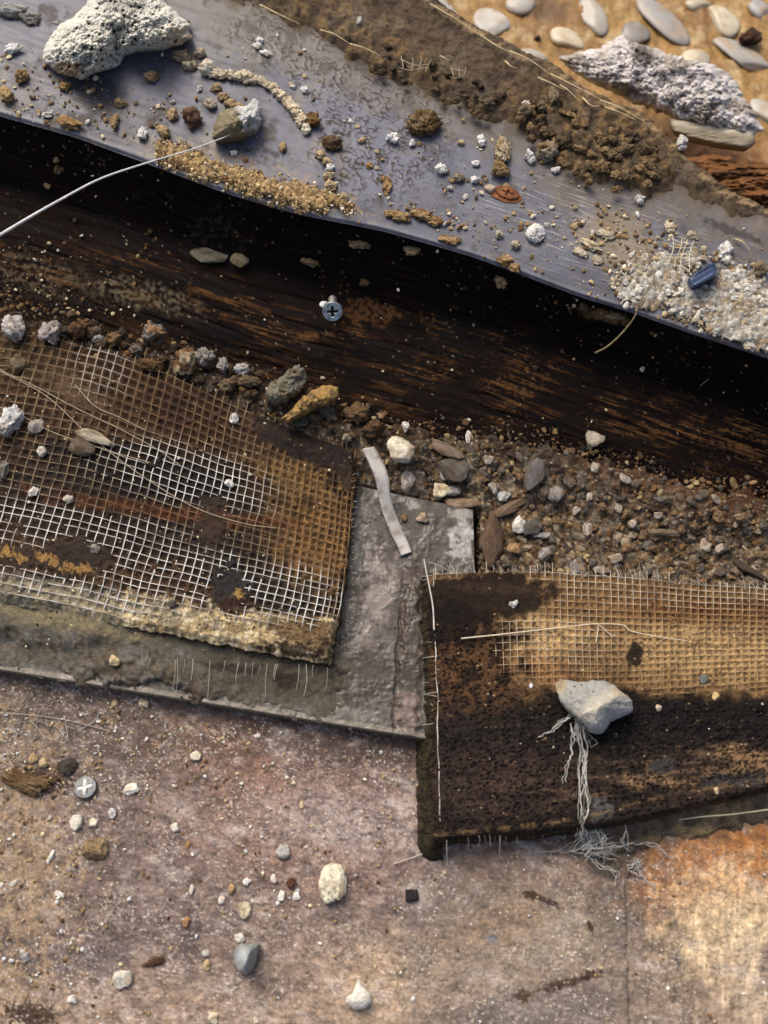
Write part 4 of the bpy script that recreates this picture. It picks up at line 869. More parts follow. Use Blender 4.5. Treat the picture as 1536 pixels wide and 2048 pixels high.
# --- on the plastic strip
T = [
 (28, 98, 42, 26, 'strip', wh, 'white plaster flake near the upper left corner of the strip', -10),
 (22, 20, 80, 34, 'strip', (170, 168, 160), 'grey slab fragment in the top left corner of the strip', 10),
 (60, 36, 46, 30, 'strip', (150, 144, 132), 'grey-brown fragment left of the big white lump', 0),
 (112, 46, 14, 8, 'strip', wh, 'tiny white flake left of the big lump', 20),
 (304, 154, 34, 26, 'strip', (160, 128, 92), 'brown cube-shaped crumb below the big white lump', 0),
 (362, 112, 44, 28, 'strip', (166, 142, 108), 'brown crumb at the upper end of the pale mortar trail', 0),
 (402, 106, 30, 24, 'strip', (176, 160, 134), 'beige crumb right of the big white lump', 0),
 (378, 130, 34, 24, 'strip', (192, 176, 146), 'beige crumb under the tip of the big white lump', 0),
 (414, 136, 36, 34, 'strip', cr, 'cream crumb starting the pale mortar trail', 0),
 (420, 208, 32, 24, 'strip', (186, 170, 148), 'small beige stone above left of the grey shard', 30),
 (384, 236, 44, 50, 'strip', (112, 84, 60), 'dark reddish crumb cluster left of the grey shard', 0),
 (346, 230, 26, 34, 'strip', (190, 160, 118), 'tan crumb left of the dark reddish cluster', 0),
 (285, 268, 22, 32, 'strip', wh, 'white crumb above the tail of the sand crescent', 0),
 (326, 262, 36, 26, 'strip', (186, 156, 108), 'tan crumb touching the tail of the sand crescent', 25),
 (96, 230, 26, 14, 'strip', wh, 'white flake at the front edge of the strip, far left', 0),
 (140, 248, 60, 28, 'strip', (170, 132, 80), 'tan crumb pile on the front edge of the strip', 20),
 (40, 150, 34, 38, 'strip', (176, 140, 88), 'tan clod below left of the big white lump', 0),
 (12, 190, 30, 44, 'strip', (178, 146, 94), 'tan clod cut by the left picture edge', -20),
 (130, 172, 28, 24, 'strip', (168, 130, 76), 'tan crumb directly under the big white lump', 0),
 (240, 205, 30, 22, 'strip', (176, 144, 96), 'tan crumb in the middle of the dark scuffed patch', 20),
 (230, 243, 20, 36, 'strip', (180, 148, 98), 'upright tan crumb near the front edge of the strip', 10),
 (400, 176, 14, 14, 'strip', wh, 'round white crumb between the lump and the grey shard', 0),
 (668, 284, 50, 36, 'strip', (104, 76, 50), 'dark brown clod on the black stripe of the strip', -10),
 (625, 240, 40, 36, 'strip', (126, 92, 48), 'mottled brown clod at the lower end of the pale trail', 20),
 (612, 258, 22, 30, 'strip', cr, 'cream chip beside the mottled brown clod', 0),
 (662, 335, 20, 22, 'strip', wh, 'white chip above the right end of the sand', 0),
 (612, 180, 22, 18, 'strip', wh, 'white crumb right of the pale mortar trail', 40),
 (586, 174, 16, 9, 'strip', wh, 'thin white sliver right of the pale mortar trail', 20),
 (565, 295, 16, 26, 'strip', (176, 146, 98), 'tan sliver on the bare patch above the sand', 10),
 (467, 307, 18, 14, 'strip', wh, 'small white crumb on the bare patch above the sand', 0),
 (702, 243, 10, 16, 'strip', wh, 'tiny white flake right of the black stripe', -30),
 (724, 280, 20, 16, 'strip', (206, 180, 134), 'cream-tan crumb right of the dark brown clod', -20),
 (784, 275, 27, 30, 'strip', wh, 'white crusty crumb left of the sandy brown clod', 0),
 (824, 286, 17, 19, 'strip', (214, 212, 206), 'small smooth pale pebble below the sandy brown clod', 20),
 (963, 281, 22, 32, 'strip', (238, 236, 230), 'bright white teardrop chip standing on the strip', -10),
 (922, 286, 16, 14, 'strip', (200, 180, 136), 'cream crumb beside the bright white teardrop', 0),
 (882, 337, 28, 26, 'strip', wh, 'white crusty crumb left of the rusty screw head', 0),
 (918, 355, 28, 22, 'strip', (150, 134, 112), 'brown-grey pebble right of the white crusty crumb', 0),
 (951, 328, 20, 14, 'strip', wh, 'small white flake above the rusty screw head', -20),
 (951, 359, 20, 18, 'strip', wh, 'white crumb directly left of the rusty screw head', 0),
 (900, 376, 14, 12, 'strip', (200, 196, 184), 'tiny pale pebble below the brown-grey pebble', 0),
 (1058, 314, 28, 32, 'strip', wh, 'white crumb on the left of the three-stone group', 0),
 (1094, 302, 50, 50, 'strip', (150, 136, 112), 'largest grey-tan stone of the three-stone group', -20),
 (1130, 297, 28, 32, 'strip', (158, 138, 110), 'tan pebble on the right of the three-stone group', 0),
 (1112, 340, 22, 18, 'strip', wh, 'white crumb below the three-stone group', 0),
 (1122, 324, 24, 24, 'strip', (142, 112, 76), 'brown pebble squeezed below the three-stone group', 0),
 (1280, 398, 22, 28, 'strip', (216, 212, 202), 'pale crumb below the black smear of the mud', 0),
 (997, 470, 20, 22, 'strip', (196, 186, 160), 'beige crumb left of the round white stone', 0),
 (1030, 489, 24, 22, 'strip', (190, 178, 148), 'beige pebble below the round white stone', 0),
 (1186, 465, 12, 14, 'strip', wh, 'tiny white crumb in the scuffed middle of the strip', 0),
 (1276, 430, 10, 18, 'strip', wh, 'tiny white sliver standing in the scuffed area', 0),
 (1448, 500, 34, 42, 'strip', wh, 'white crusty pebble above the blue plastic scrap', 20),
 (1456, 518, 22, 26, 'strip', (220, 214, 200), 'cream pebble touching the white crusty pebble', 0),
 (1518, 540, 36, 40, 'strip', (136, 116, 90), 'brown stone at the right picture edge beside the plaster heap', 0),
 (700, 60, 20, 40, 'strip', (200, 194, 180), 'white splinter of plaster in the upper mud', 10),
 (718, 42, 14, 24, 'mud', (206, 200, 186), 'second pale splinter in the upper mud', 0),
 (1052, 206, 20, 18, 'mud', (232, 226, 210), 'round white pebble at the border of mud and strip', 0),
 (1108, 196, 32, 46, 'mud', (132, 116, 86), 'upright olive-brown pebble in the mud', 0),
 (1082, 214, 26, 30, 'mud', (116, 100, 74), 'brown pebble left of the upright olive pebble', 0),
 (1050, 222, 34, 34, 'mud', (130, 110, 78), 'brown clod under the round white pebble', 0),
 (978, 205, 34, 22, 'mud', (98, 84, 64), 'dark clod at the edge of the mud', 0),
 (1364, 286, 26, 40, 'mud', (206, 200, 192), 'pale pinkish crumb at the corner of the mud', 0)]
for r in T: stone(*r[:7], rot=r[7], lv=4 if max(r[2], r[3]) > 26 else 3, fine=.09, amp=.2, name='crumb', cat='crumb', thick=.7)
stone(614-0, 1770-0+0, 1, 1, 'ground', cr) if False else None
stone(1072, 467, 44, 42, 'strip', (232, 230, 224), 'round white crusty stone near the middle front of the strip', cuts=4, lv=5, amp=.12, fine=.09, pits=.08)
stone(848, 246, 78, 62, 'strip', (140, 116, 78), 'sandy brown clod right of the worm-like mud marks', lv=5, cuts=5, amp=.2, fr=3, fine=.16, c2=(108, 84, 54), name='clod', cat='clod')
stone(1005, 300, 36, 70, 'strip', (168, 140, 98), 'tall tan clod above the rusty screw head', lv=5, cuts=6, amp=.22, fr=3, fine=.16, c2=(196, 180, 150), name='clod', cat='clod')
stone(1000, 340, 44, 40, 'strip', (158, 128, 84), 'tan clod just above the rusty screw head', lv=4, cuts=6, amp=.22, fr=3, fine=.14, name='clod', cat='clod')
# pale mortar trail
MT = smooth_path([(430, 146), (470, 152), (508, 158), (540, 172), (566, 196), (590, 222), (606, 245)], 16)
for k, (x, y) in enumerate(MT):
    stone(x, y, 34 + rs.uniform(-4, 6), 24 + rs.uniform(-3, 6), 'strip', (218, 200, 166), 'pale knobbly crumb in the curved mortar trail behind the grey shard', rot=20 + k * 3, lv=4, amp=.25, fine=.12, name='mortar_crumb', cat='crumb', group='crumbs of the curved mortar trail', auto='mortar trail crumb')
MT = smooth_path([(432, 175), (460, 205), (480, 215)], 5)
for x, y in MT: stone(x, y, 26, 22, 'strip', (180, 152, 108), 'tan crumb in the short trail leading to the grey shard', lv=3, amp=.25, fine=.1, name='mortar_crumb', cat='crumb', group='crumbs of the short tan trail', auto='tan trail crumb')
for x, y in ((655, 322), (658, 350), (662, 372), (690, 395), (640, 310)): stone(x, y, 26, 24, 'strip', (196, 170, 128), 'tan crumb in the upright trail rising from the sand', lv=3, amp=.25, fine=.1, name='mortar_crumb', cat='crumb', group='crumbs of the upright trail', auto='upright trail crumb')
# tan clods along front edge
for k, (x, y, w_, h_) in enumerate([(800, 432, 50, 26), (848, 430, 60, 30), (870, 442, 40, 26), (900, 480, 50, 22), (1010, 520, 40, 30), (1030, 535, 34, 22), (775, 372, 24, 50), (778, 428, 26, 20), (740, 330, 16, 20), (770, 360, 22, 18)]):
    stone(x, y, w_, h_, 'strip' if y < fA(x) - 2 else 'beam', (176, 142, 92), 'crumbly tan clod near the front edge of the strip', rot=15, lv=4, cuts=5, amp=.28, fr=3, fine=.15, thick=.4, c2=(130, 96, 58), name='clod', cat='clod', group='tan clods on the strip', auto='crumbly clod')
for k, (x, y, w_, h_) in enumerate([(820, 500, 46, 26), (730, 566, 22, 20), (1005, 562, 38, 34), (1168, 612, 18, 20), (1230, 632, 44, 22), (1070, 735, 14, 12), (620, 524, 40, 22), (118, 340, 26, 22), (95, 372, 18, 16), (150, 440, 12, 11), (112, 320, 16, 16), (300, 463, 12, 12), (720, 490, 50, 20)]):
    stone(x, y, w_, h_, 'beam', [(128, 108, 78), (96, 74, 52)][k % 2], 'small tan crumb clinging to the dark beam face', rot=10, lv=3, cuts=5, amp=.25, fine=.12, thick=.45, name='crumb', cat='crumb', group='crumbs clinging to the beam', auto='beam crumb')
# --- beam flakes
stone(417, 508, 86, 40, 'beam', (128, 120, 96), 'wide thin grey-tan flake stuck on the dark beam', rot=8, lv=4, thick=.3, amp=.1, name='flake', cat='flake', c2=(84, 70, 50))
stone(482, 518, 42, 36, 'beam', (150, 134, 98), 'tan flake right of the wide grey flake on the beam', rot=30, lv=4, thick=.35, amp=.15, name='flake', cat='flake')
# --- rubble stones, left
T = [
 (28, 656, 52, 62, (206, 198, 190), 'white knobbly plaster lump above the netting, far left', 0, None),
 (100, 668, 44, 62, (186, 174, 166), 'pinkish-grey porous lump beside the white knobbly lump', 10, None),
 (308, 664, 52, 46, (168, 128, 84), 'round stone with orange top and grey base above the netting', 0, (118, 116, 112)),
 (160, 656, 44, 40, (112, 78, 50), 'brown clod between the grey lump and the round orange stone', 0, None),
 (226, 678, 34, 32, (132, 100, 60), 'tan clod left of the round orange stone', 0, None),
 (196, 678, 28, 18, (172, 168, 160), 'light grey crumb left of the tan clod', 0, None),
 (272, 700, 30, 22, (128, 118, 110), 'grey-brown crumb below the round orange stone', 0, None),
 (372, 726, 56, 56, (176, 154, 116), 'cream and tan porous stone above the netting edge', 0, (112, 80, 52)),
 (410, 712, 46, 48, (150, 142, 130), 'grey porous stone joined to the cream and tan one', 0, None),
 (446, 732, 28, 38, (152, 146, 138), 'small pinkish-grey stone right of the grey porous stone', 0, None),
 (484, 740, 36, 30, (196, 190, 184), 'whitish-grey stone above the dark patch of the left board', 0, None),
 (455, 768, 44, 32, (122, 102, 72), 'brown stone under the whitish-grey stone', 0, None),
 (302, 730, 60, 30, (104, 74, 44), 'rust-brown clod lying against the netting edge', 10, None),
 (500, 762, 54, 30, (108, 92, 66), 'olive-brown stone left of the grey jagged shard', 0, None),
 (486, 778, 20, 18, (150, 114, 60), 'small orange-tan crumb left of the jagged shard', 0, None),
 (716, 826, 64, 44, (118, 88, 56), 'brown clod right of the tan crusty shard', 0, None),
 (750, 858, 60, 40, (102, 74, 44), 'brown clod above the white plastic tab', 0, None),
 (694, 876, 22, 20, (168, 150, 124), 'cream crumb beside the corner of the left board', 0, None),
 (598, 842, 38, 26, (96, 94, 84), 'dark grey chip below the tan crusty shard', 0, None),
 (650, 820, 52, 34, (94, 90, 80), 'dark grey stone beneath the tan crusty shard', 0, None)]
for x, y, w_, h_, cc, lb_, ro, c2 in T: stone(x, y, w_, h_, 'rub', cc, lb_, rot=ro, lv=4, c2=c2, amp=.2, fine=.1, fr=2.4, thick=.75, sink=.1)
T = [
 (801, 901, 60, 62, cr, 'cream speckled angular stone beside the white plastic tab', 20, .55),
 (812, 854, 19, 24, (220, 214, 204), 'small white ring-shaped chip above the cream stone', 0, .6),
 (886, 897, 96, 26, (134, 114, 96), 'long brown-grey splinter lying in the rubble', 27, .4),
 (905, 935, 70, 60, (104, 98, 88), 'flat grey shard under the long brown-grey splinter', 10, .3),
 (893, 948, 24, 32, (196, 192, 184), 'small pointed white shard on the flat grey shard', 30, .5),
 (815, 964, 36, 46, (184, 170, 158), 'pinkish-white chip right of the plastic tab', -10, .4),
 (880, 980, 46, 34, (214, 200, 162), 'cream chip above the tile corner', -10, .5),
 (908, 982, 34, 24, (168, 160, 152), 'light grey chip right of the cream chip', -30, .5),
 (987, 976, 24, 30, (178, 170, 160), 'light grey oval chip above the grey disc', 0, .5),
 (1008, 992, 30, 22, (188, 188, 182), 'pale grey disc with a dark centre in the rubble', 0, .4),
 (1070, 948, 42, 78, (108, 104, 100), 'tall dark grey shard standing in the rubble', 18, .35),
 (1113, 990, 34, 34, (148, 142, 132), 'round grey pebble right of the tall dark shard', 0, .5),
 (928, 1005, 80, 24, (156, 130, 104), 'long light brown slab along the tile corner', 5, .4),
 (1020, 1014, 90, 26, (124, 100, 76), 'brown slab sloping up right of the tile corner', -24, .45),
 (985, 1078, 46, 116, (102, 80, 62), 'large brown block standing right of the tile edge', 3, .5),
 (1040, 1050, 30, 36, (226, 222, 212), 'white chip shaped like a jagged star in the rubble', 30, .5),
 (1066, 1056, 40, 42, (96, 94, 88), 'dark grey flake right of the white jagged chip', 20, .35),
 (847, 1036, 30, 24, (178, 152, 128), 'small pinkish pebble lying on the tile', -10, .6),
 (808, 1035, 15, 18, (134, 104, 70), 'small brown crumb on the tile beside the tab', 0, .6),
 (1190, 876, 42, 40, (186, 172, 150), 'round shell-like stone at the foot of the beam', 0, .55),
 (937, 874, 13, 30, (200, 194, 182), 'thin white upright chip at the foot of the beam', 0, .6),
 (1176, 1054, 22, 36, (190, 172, 152), 'pale pointed chip above the right board', 10, .5),
 (1265, 1046, 18, 22, (196, 176, 156), 'small pale chip in the rubble above the right board', 0, .5),
 (1085, 1072, 40, 16, (166, 160, 152), 'flat light grey flake in the rubble', 5, .4),
 (1030, 1098, 34, 26, (170, 132, 88), 'orange-tan pebble above the right board', 0, .6),
 (1090, 1108, 28, 34, (152, 146, 140), 'grey stone above the right board', 0, .5),
 (1150, 1135, 24, 34, (150, 150, 148), 'grey chip touching the top edge of the right board', 0, .4),
 (1205, 1143, 44, 24, (156, 140, 128), 'pinkish grey stone leaning on the right board', 0, .5),
 (1412, 1092, 26, 28, (200, 182, 156), 'cream chip in the rubble near the right edge', 20, .5),
 (1440, 1098, 20, 24, (180, 162, 142), 'second pale chip near the right edge of the rubble', 0, .5),
 (1330, 1066, 70, 16, (128, 110, 88), 'thin brown stick-like splinter in the rubble', 5, .5),
 (1255, 1098, 26, 22, (142, 108, 72), 'tan pebble in the middle of the rubble', 0, .6),
 (1500, 1140, 90, 20, (78, 70, 60), 'dark stick lying across the rubble near the right edge', 38, .6),
 (1506, 965, 18, 10, (176, 140, 90), 'small tan splinter on the beam near the right edge', -10, .5),
 (1285, 738, 12, 14, (190, 186, 178), 'single white crumb on the middle of the beam', 0, .5)]
for x, y, w_, h_, cc, lb_, ro, th in T:
    stone(x, y, w_, h_, 'tile' if (x, y) in ((847, 1036), (808, 1035)) else ('beam' if y < fB(x) - 60 else 'rub'), cc, lb_, rot=ro, thick=th * 1.1, lv=4, cuts=10, amp=.1, fine=.05, sink=.0 if 'rubble' else .2)
for k in range(95):      # loose medium stones of the channel
    x = rs.uniform(960, 1700); y = rs.uniform(float(fB(x)) - 10, 1130 + (x - 960) * .04)
    pl = [(132, 118, 98), (156, 138, 112), (112, 100, 86), (142, 112, 80), (176, 164, 146), (104, 98, 88)][k % 6]
    stone(x, y, rs.uniform(15, 30), rs.uniform(13, 26), 'rub', pl, 'small rough stone among the rubble above the right board', rot=rs.uniform(0, 180), lv=2, cuts=12, thick=rs.uniform(.35, .7), name='rubble_stone' if k % 3 == 0 else 'rubble_chip', cat='stone', group='loose stones in the rubble above the right board', seed=4000 + k, auto='stone')
for k in range(60):
    x = rs.uniform(110, 760); y = float(fB(x)) + rs.uniform(-50, 12)
    pl = [(92, 72, 50), (116, 96, 70), (76, 62, 50), (104, 80, 54)][k % 4]
    stone(x, y, rs.uniform(14, 30), rs.uniform(13, 26), 'rub', pl, 'small dark rough stone above the edge of the left netting', rot=rs.uniform(0, 180), lv=2, name='rubble_stone', cat='stone', group='loose stones above the left netting', seed=4200 + k, auto='stone')

# --- on the left board
stone(18, 842, 62, 76, 'L', (222, 220, 216), 'big white crusty lump cut by the left picture edge on the netting', lv=5, amp=.2, fr=3, fine=.15, thick=.6)
stone(72, 850, 32, 36, 'L', (172, 164, 152), 'grey crumb right of the big white crusty lump', lv=4)
stone(84, 903, 22, 24, 'L', (196, 190, 178), 'small pale crumb below the grey crumb on the netting', lv=3)
stone(165, 893, 58, 40, 'L', (110, 98, 82), 'grey-brown wedge stone resting on the netting', rot=15, lv=4, cuts=12, amp=.06)
stone(196, 878, 100, 26, 'L', (176, 166, 138), 'long cream flake lying above the wedge stone', rot=24, lv=4, cuts=8, amp=.1, thick=.5, sink=-.6, name='flake', cat='flake')
stone(5, 940, 30, 44, 'L', (118, 120, 112), 'grey stone at the left picture edge on the netting', lv=3)
stone(68, 985, 22, 26, 'L', (224, 220, 210), 'white flake on the lower left netting', rot=30)
stone(135, 998, 24, 20, 'L', (196, 186, 170), 'pale crumb on the lower left netting', lv=3)
stone(468, 838, 20, 24, 'L', (214, 212, 206), 'white crumb at the left end of the dark patch', lv=3)
stone(458, 966, 18, 24, 'L', (232, 230, 224), 'white folded chip in the middle of the left netting', rot=-30, lv=2)
stone(35, 728, 34, 44, 'L', (118, 102, 78), 'mottled brown stone in the upper left netting', lv=4)
stone(228, 1321, 26, 22, 'tile', (214, 192, 140), 'round cream pebble on the mortar below the left board', lv=4, sink=-1.2)
stone(190, 1098, 22, 20, 'L', (138, 134, 124), 'grey pebble on the dark patch of the left board', lv=3)
stone(346, 1208, 20, 18, 'L', (86, 84, 76), 'dark grey pebble in the sandy band of the left board', lv=3)
# --- on the right board
stone(1028, 1208, 22, 18, 'R', (196, 196, 190), 'small whitish pebble on the dark corner of the right board', lv=3)
stone(1432, 1392, 18, 20, 'R', (206, 176, 116), 'yellowish pebble on the charred band of the right board', lv=3)
stone(1318, 1416, 14, 14, 'R', (206, 186, 160), 'pinkish crumb right of the grey triangular stone', lv=2)
stone(1062, 1371, 8, 12, 'R', (232, 230, 226), 'tiny white flake left of the grey triangular stone', lv=2)
stone(1408, 1359, 20, 18, 'R', (112, 116, 108), 'small grey-green pebble on the netting of the right board', lv=3, thick=.3)
stone(1433, 1582, 12, 14, 'R', (206, 180, 130), 'tan crumb on the lower edge of the right board', lv=2)
# --- on the ground
T = [
 (665, 1769, 58, 80, (226, 216, 184), 'large cream oval stone peppered with tiny holes', 0, 5, .09, 1, (0,)),
 (262, 1578, 32, 26, (238, 230, 212), 'small white chip right of the cross-head screw', 0, 3, 0, 8, ()),
 (152, 1645, 28, 34, (222, 214, 196), 'white rounded crumb above the tan pitted clod', 0, 3, 0, 7, ()),
 (190, 1698, 54, 50, (150, 126, 88), 'tan pitted clod on the left of the plywood', 20, 5, .12, 6, ()),
 (224, 1627, 18, 22, (196, 190, 188), 'small grey-white chip left of the plywood middle', 0, 3, 0, 6, ()),
 (186, 1646, 18, 20, (232, 222, 192), 'cream crumb beside the white rounded crumb', 0, 3, 0, 6, ()),
 (567, 1703, 32, 30, (176, 170, 162), 'grey heart-shaped chip above left of the cream oval stone', 0, 4, 0, 8, ()),
 (490, 1820, 26, 34, (206, 192, 156), 'cream oval pebble above the grey teardrop', 0, 4, .08, 5, ()),
 (480, 1874, 22, 22, (230, 224, 208), 'white crumb touching the grey teardrop', 0, 3, 0, 8, ()),
 (245, 1958, 40, 40, (222, 212, 194), 'white three-cornered chip at the lower left', 20, 4, 0, 10, ()),
 (145, 2000, 20, 20, (232, 226, 214), 'round white crumb near the bottom edge', 0, 3, 0, 6, ()),
 (415, 1930, 18, 22, (196, 168, 120), 'tan crumb below the dark vertical stain', 0, 3, 0, 6, ()),
 (412, 1906, 16, 14, (200, 194, 186), 'pale crumb above the tan crumb', 0, 2, 0, 6, ()),
 (373, 1843, 18, 22, (172, 126, 80), 'orange-brown crumb above the dark vertical stain', 0, 3, 0, 6, ()),
 (392, 1512, 24, 22, (228, 216, 188), 'cream crumb above the plywood middle', 0, 3, 0, 6, ()),
 (286, 1408, 24, 22, (218, 196, 160), 'pinkish cream pebble just below the mortar edge', 0, 3, 0, 6, ()),
 (230, 1408, 16, 18, (206, 180, 136), 'tan crumb left of the pinkish cream pebble', 0, 3, 0, 6, ()),
 (514, 1472, 15, 9, (226, 220, 210), 'thin white flake below the tile edge', -10, 2, 0, 6, ()),
 (350, 1655, 20, 18, (224, 216, 196), 'pair-like white crumb in the middle left of the plywood', 30, 3, 0, 6, ()),
 (492, 1763, 14, 16, (236, 232, 222), 'white crumb in the pale dusty spot', 0, 2, 0, 6, ()),
 (548, 1757, 14, 20, (230, 222, 200), 'cream crumb at the top of the pale dusty spot', 0, 2, 0, 6, ()),
 (582, 1766, 20, 20, (96, 58, 36), 'dark reddish crumb right of the pale dusty spot', 0, 3, 0, 6, ()),
 (563, 1792, 14, 22, (232, 228, 212), 'upright white crumb in the dusty spot', 15, 2, 0, 6, ()),
 (594, 1792, 18, 16, (234, 230, 220), 'white crumb at the right of the dusty spot', 0, 2, 0, 6, ()),
 (443, 1800, 16, 16, (228, 220, 202), 'cream crumb left of the cream oval pebble', 0, 2, 0, 6, ()),
 (383, 1780, 10, 20, (226, 218, 196), 'thin upright cream crumb in the plywood middle', 5, 2, 0, 6, ()),
 (462, 1778, 14, 20, (190, 150, 100), 'tan crumb left of the dusty spot', 10, 2, 0, 6, ()),
 (120, 1790, 26, 12, (230, 224, 214), 'slanting white splinter left of the plywood middle', 30, 2, 0, 6, ()),
 (28, 1765, 26, 12, (224, 212, 188), 'slanting cream splinter near the left edge', -30, 2, 0, 6, ()),
 (102, 1712, 12, 26, (226, 220, 204), 'white sliver left of the tan pitted clod', 20, 2, 0, 6, ()),
 (50, 1915, 22, 20, (168, 164, 160), 'grey pebble near the lower left corner', 0, 3, 0, 6, ()),
 (425, 2036, 22, 24, (222, 208, 176), 'cream crumb at the bottom picture edge', 0, 3, 0, 6, ()),
 (512, 2042, 14, 16, (226, 214, 186), 'small cream crumb at the bottom picture edge', 0, 2, 0, 6, ()),
 (86, 1525, 22, 18, (206, 178, 130), 'tan crumb left above the cross-head screw', 0, 3, 0, 6, ()),
 (66, 1518, 20, 24, (190, 160, 112), 'second tan crumb left above the cross-head screw', 0, 3, 0, 6, ()),
 (604, 1610, 10, 16, (212, 188, 140), 'small cream crumb in the reddish part of the plywood', 0, 2, 0, 6, ()),
 (376, 1690, 10, 16, (196, 140, 80), 'orange crumb in the plywood middle', 0, 2, 0, 6, ())]
for x, y, w_, h_, cc, lb_, ro, lv_, pt, cu_, _ in T:
    stone(x, y, w_, h_, 'ground', cc, lb_, rot=ro, lv=lv_, pits=pt, cuts=cu_, amp=.09 if lv_ > 3 else .16, name='stone_chip', thick=.55)
stone(60, 1566, 128, 46, 'ground', (134, 106, 70), 'long brown clod of mortar on the left of the plywood', rot=14, lv=5, amp=.18, fr=3, fine=.14, thick=.4, c2=(98, 76, 50), name='clod', cat='clod')
stone(135, 1533, 46, 36, 'ground', (78, 72, 62), 'dark clod above the cross-head screw', lv=4, thick=.4, name='clod', cat='clod')
stone(308, 1925, 50, 18, 'ground', (92, 62, 44), 'bent dark brown twig-like flake at the lower left', rot=-20, lv=3, thick=.6, name='flake', cat='flake')

# ================================================================== hero chunks from their outlines
def chunk(name, outline, zf, h, topf, colf, label, cat, nseg=150, nring=52, mat_=None, R=.85, jag=0, seed=1, under=.35, p=3.0):
    """solid block: the outline on its surface, a shaped top and a tucked-in underside"""
    o = np.array(outline, float); cen = o.mean(0)
    d = np.r_[0, np.cumsum(np.hypot(*(np.roll(o, -1, 0) - o).T))]; oc = np.vstack([o, o[:1]])
    tq = np.linspace(0, d[-1], nseg, endpoint=False); ox = np.interp(tq, d, oc[:, 0]); oy = np.interp(tq, d, oc[:, 1])
    for _ in range(1): ox = (np.roll(ox, 1) + 2 * ox + np.roll(ox, -1)) / 4; oy = (np.roll(oy, 1) + 2 * oy + np.roll(oy, -1)) / 4
    if jag:
        nn = fbm(ox, oy, 14, 3, seed) * jag; L_ = np.hypot(ox - cen[0], oy - cen[1]); ox += (ox - cen[0]) / L_ * nn; oy += (oy - cen[1]) / L_ * nn
    r = 1 - (1 - np.linspace(0, 1, nring)) ** 1.15
    r = r[1:]
    PX = cen[0] + (ox - cen[0])[None] * r[:, None]; PY = cen[1] + (oy - cen[1])[None] * r[:, None]
    rim = (1 - r ** p)[:, None]
    z0 = zf(PX, PY); tz = topf(PX, PY, r[:, None] + 0 * PX)
    Z = z0 * 0 + float(np.mean(z0)) + h * (under + (1 - under) * np.clip(tz, 0, 2) * rim ** .5)
    W_ = unproj(PX, PY, Z); C_ = colf(PX, PY, r[:, None] + 0 * PX)
    c0 = unproj(cen[0], cen[1], Z[0].mean()); V = [W_.reshape(-1, 3)]; C = [C_.reshape(-1, 3)]
    i = np.arange(len(r) * nseg).reshape(len(r), nseg)
    F4 = [np.stack([i[:-1], i[1:], np.roll(i, -1, 1)[1:], np.roll(i, -1, 1)[:-1]], -1).reshape(-1, 4)]
    # underside
    zb = float(np.mean(z0)) - .3; cw = unproj(cen[0], cen[1], zb); cw2 = W_[-1].mean(0)
    q = W_[-1].copy(); q[:, :2] = cw2[:2] + (q[:, :2] - cw2[:2]) * .9; q[:, 2] = zb; nb = len(V[0])
    V.append(q); C.append(C_[-1] * .9); j = nb + np.arange(nseg)
    F4.append(np.stack([i[-1], j, np.roll(j, -1), np.roll(i[-1], -1)], -1))
    V.append(np.vstack([c0, [cw2[0], cw2[1], zb]])); C.append(np.vstack([C_[0].mean(0), C_[-1].mean(0)]))
    a_ = nb + nseg; T3 = np.stack([np.full(nseg, a_), i[0], np.roll(i[0], -1)], -1); B3 = np.stack([np.full(nseg, a_ + 1), np.roll(j, -1), j], -1)
    return tag(build(name, np.vstack(V), F4 + [T3, B3], mat_ or M_rock, None, np.vstack(C), R), label, cat)
# big white lump
def tf(x, y, r):
    dome = .45 + .75 * np.exp(-(((x - 165) / 70) ** 2 + ((y - 85) / 75) ** 2)) + .65 * np.exp(-(((x - 300) / 85) ** 2 + ((y - 42) / 55) ** 2))
    val = np.exp(-(((x - 232) / 16) ** 2)) * sm(y, 40, 80) * .5
    f1, i1 = worley(x, y, 15, 301)
    return dome - val + fbm(x, y, 40, 5, 302, .7) * .42 - (1 - sm(f1, .12, .32)) * (i1 > .45) * .16 + fbm(x, y, 9, 3, 303) * .06
def cf(x, y, r):
    c = np.broadcast_to(lin((214, 212, 200)), x.shape + (3,)) * (1 + .16 * fbm(x, y, 24, 4, 304)[..., None])
    c = mix(c, lin((150, 118, 76)), ell(x, y, 130, 142, 34, 20, 0, .8, .6, 14) * .8); c = mix(c, lin((176, 152, 116)), ell(x, y, 360, 78, 30, 26, 0, .8, .6, 14) * .7)
    c = mix(c, lin((120, 116, 106)), ell(x, y, 250, 10, 40, 16, 0, .9, .6, 14) * .6)
    f1, i1 = worley(x, y, 11, 305); return mix(c, lin((84, 78, 68)), (1 - sm(f1, .1, .3)) * (i1 > .6) * .7)
chunk('concrete_lump', [(185, -5), (150, 30), (112, 58), (88, 92), (84, 122), (108, 140), (135, 152), (160, 160), (188, 146), (212, 140), (238, 132), (250, 108), (285, 100), (325, 98), (362, 90), (383, 76), (380, 50), (356, 26), (330, 2), (320, -28), (255, -40), (200, -32)],
      stripz, 20, tf, cf, 'large knobbly white concrete lump in the upper left corner on the plastic strip', 'concrete lump', 340, 130, jag=5, p=2.2, under=.12)
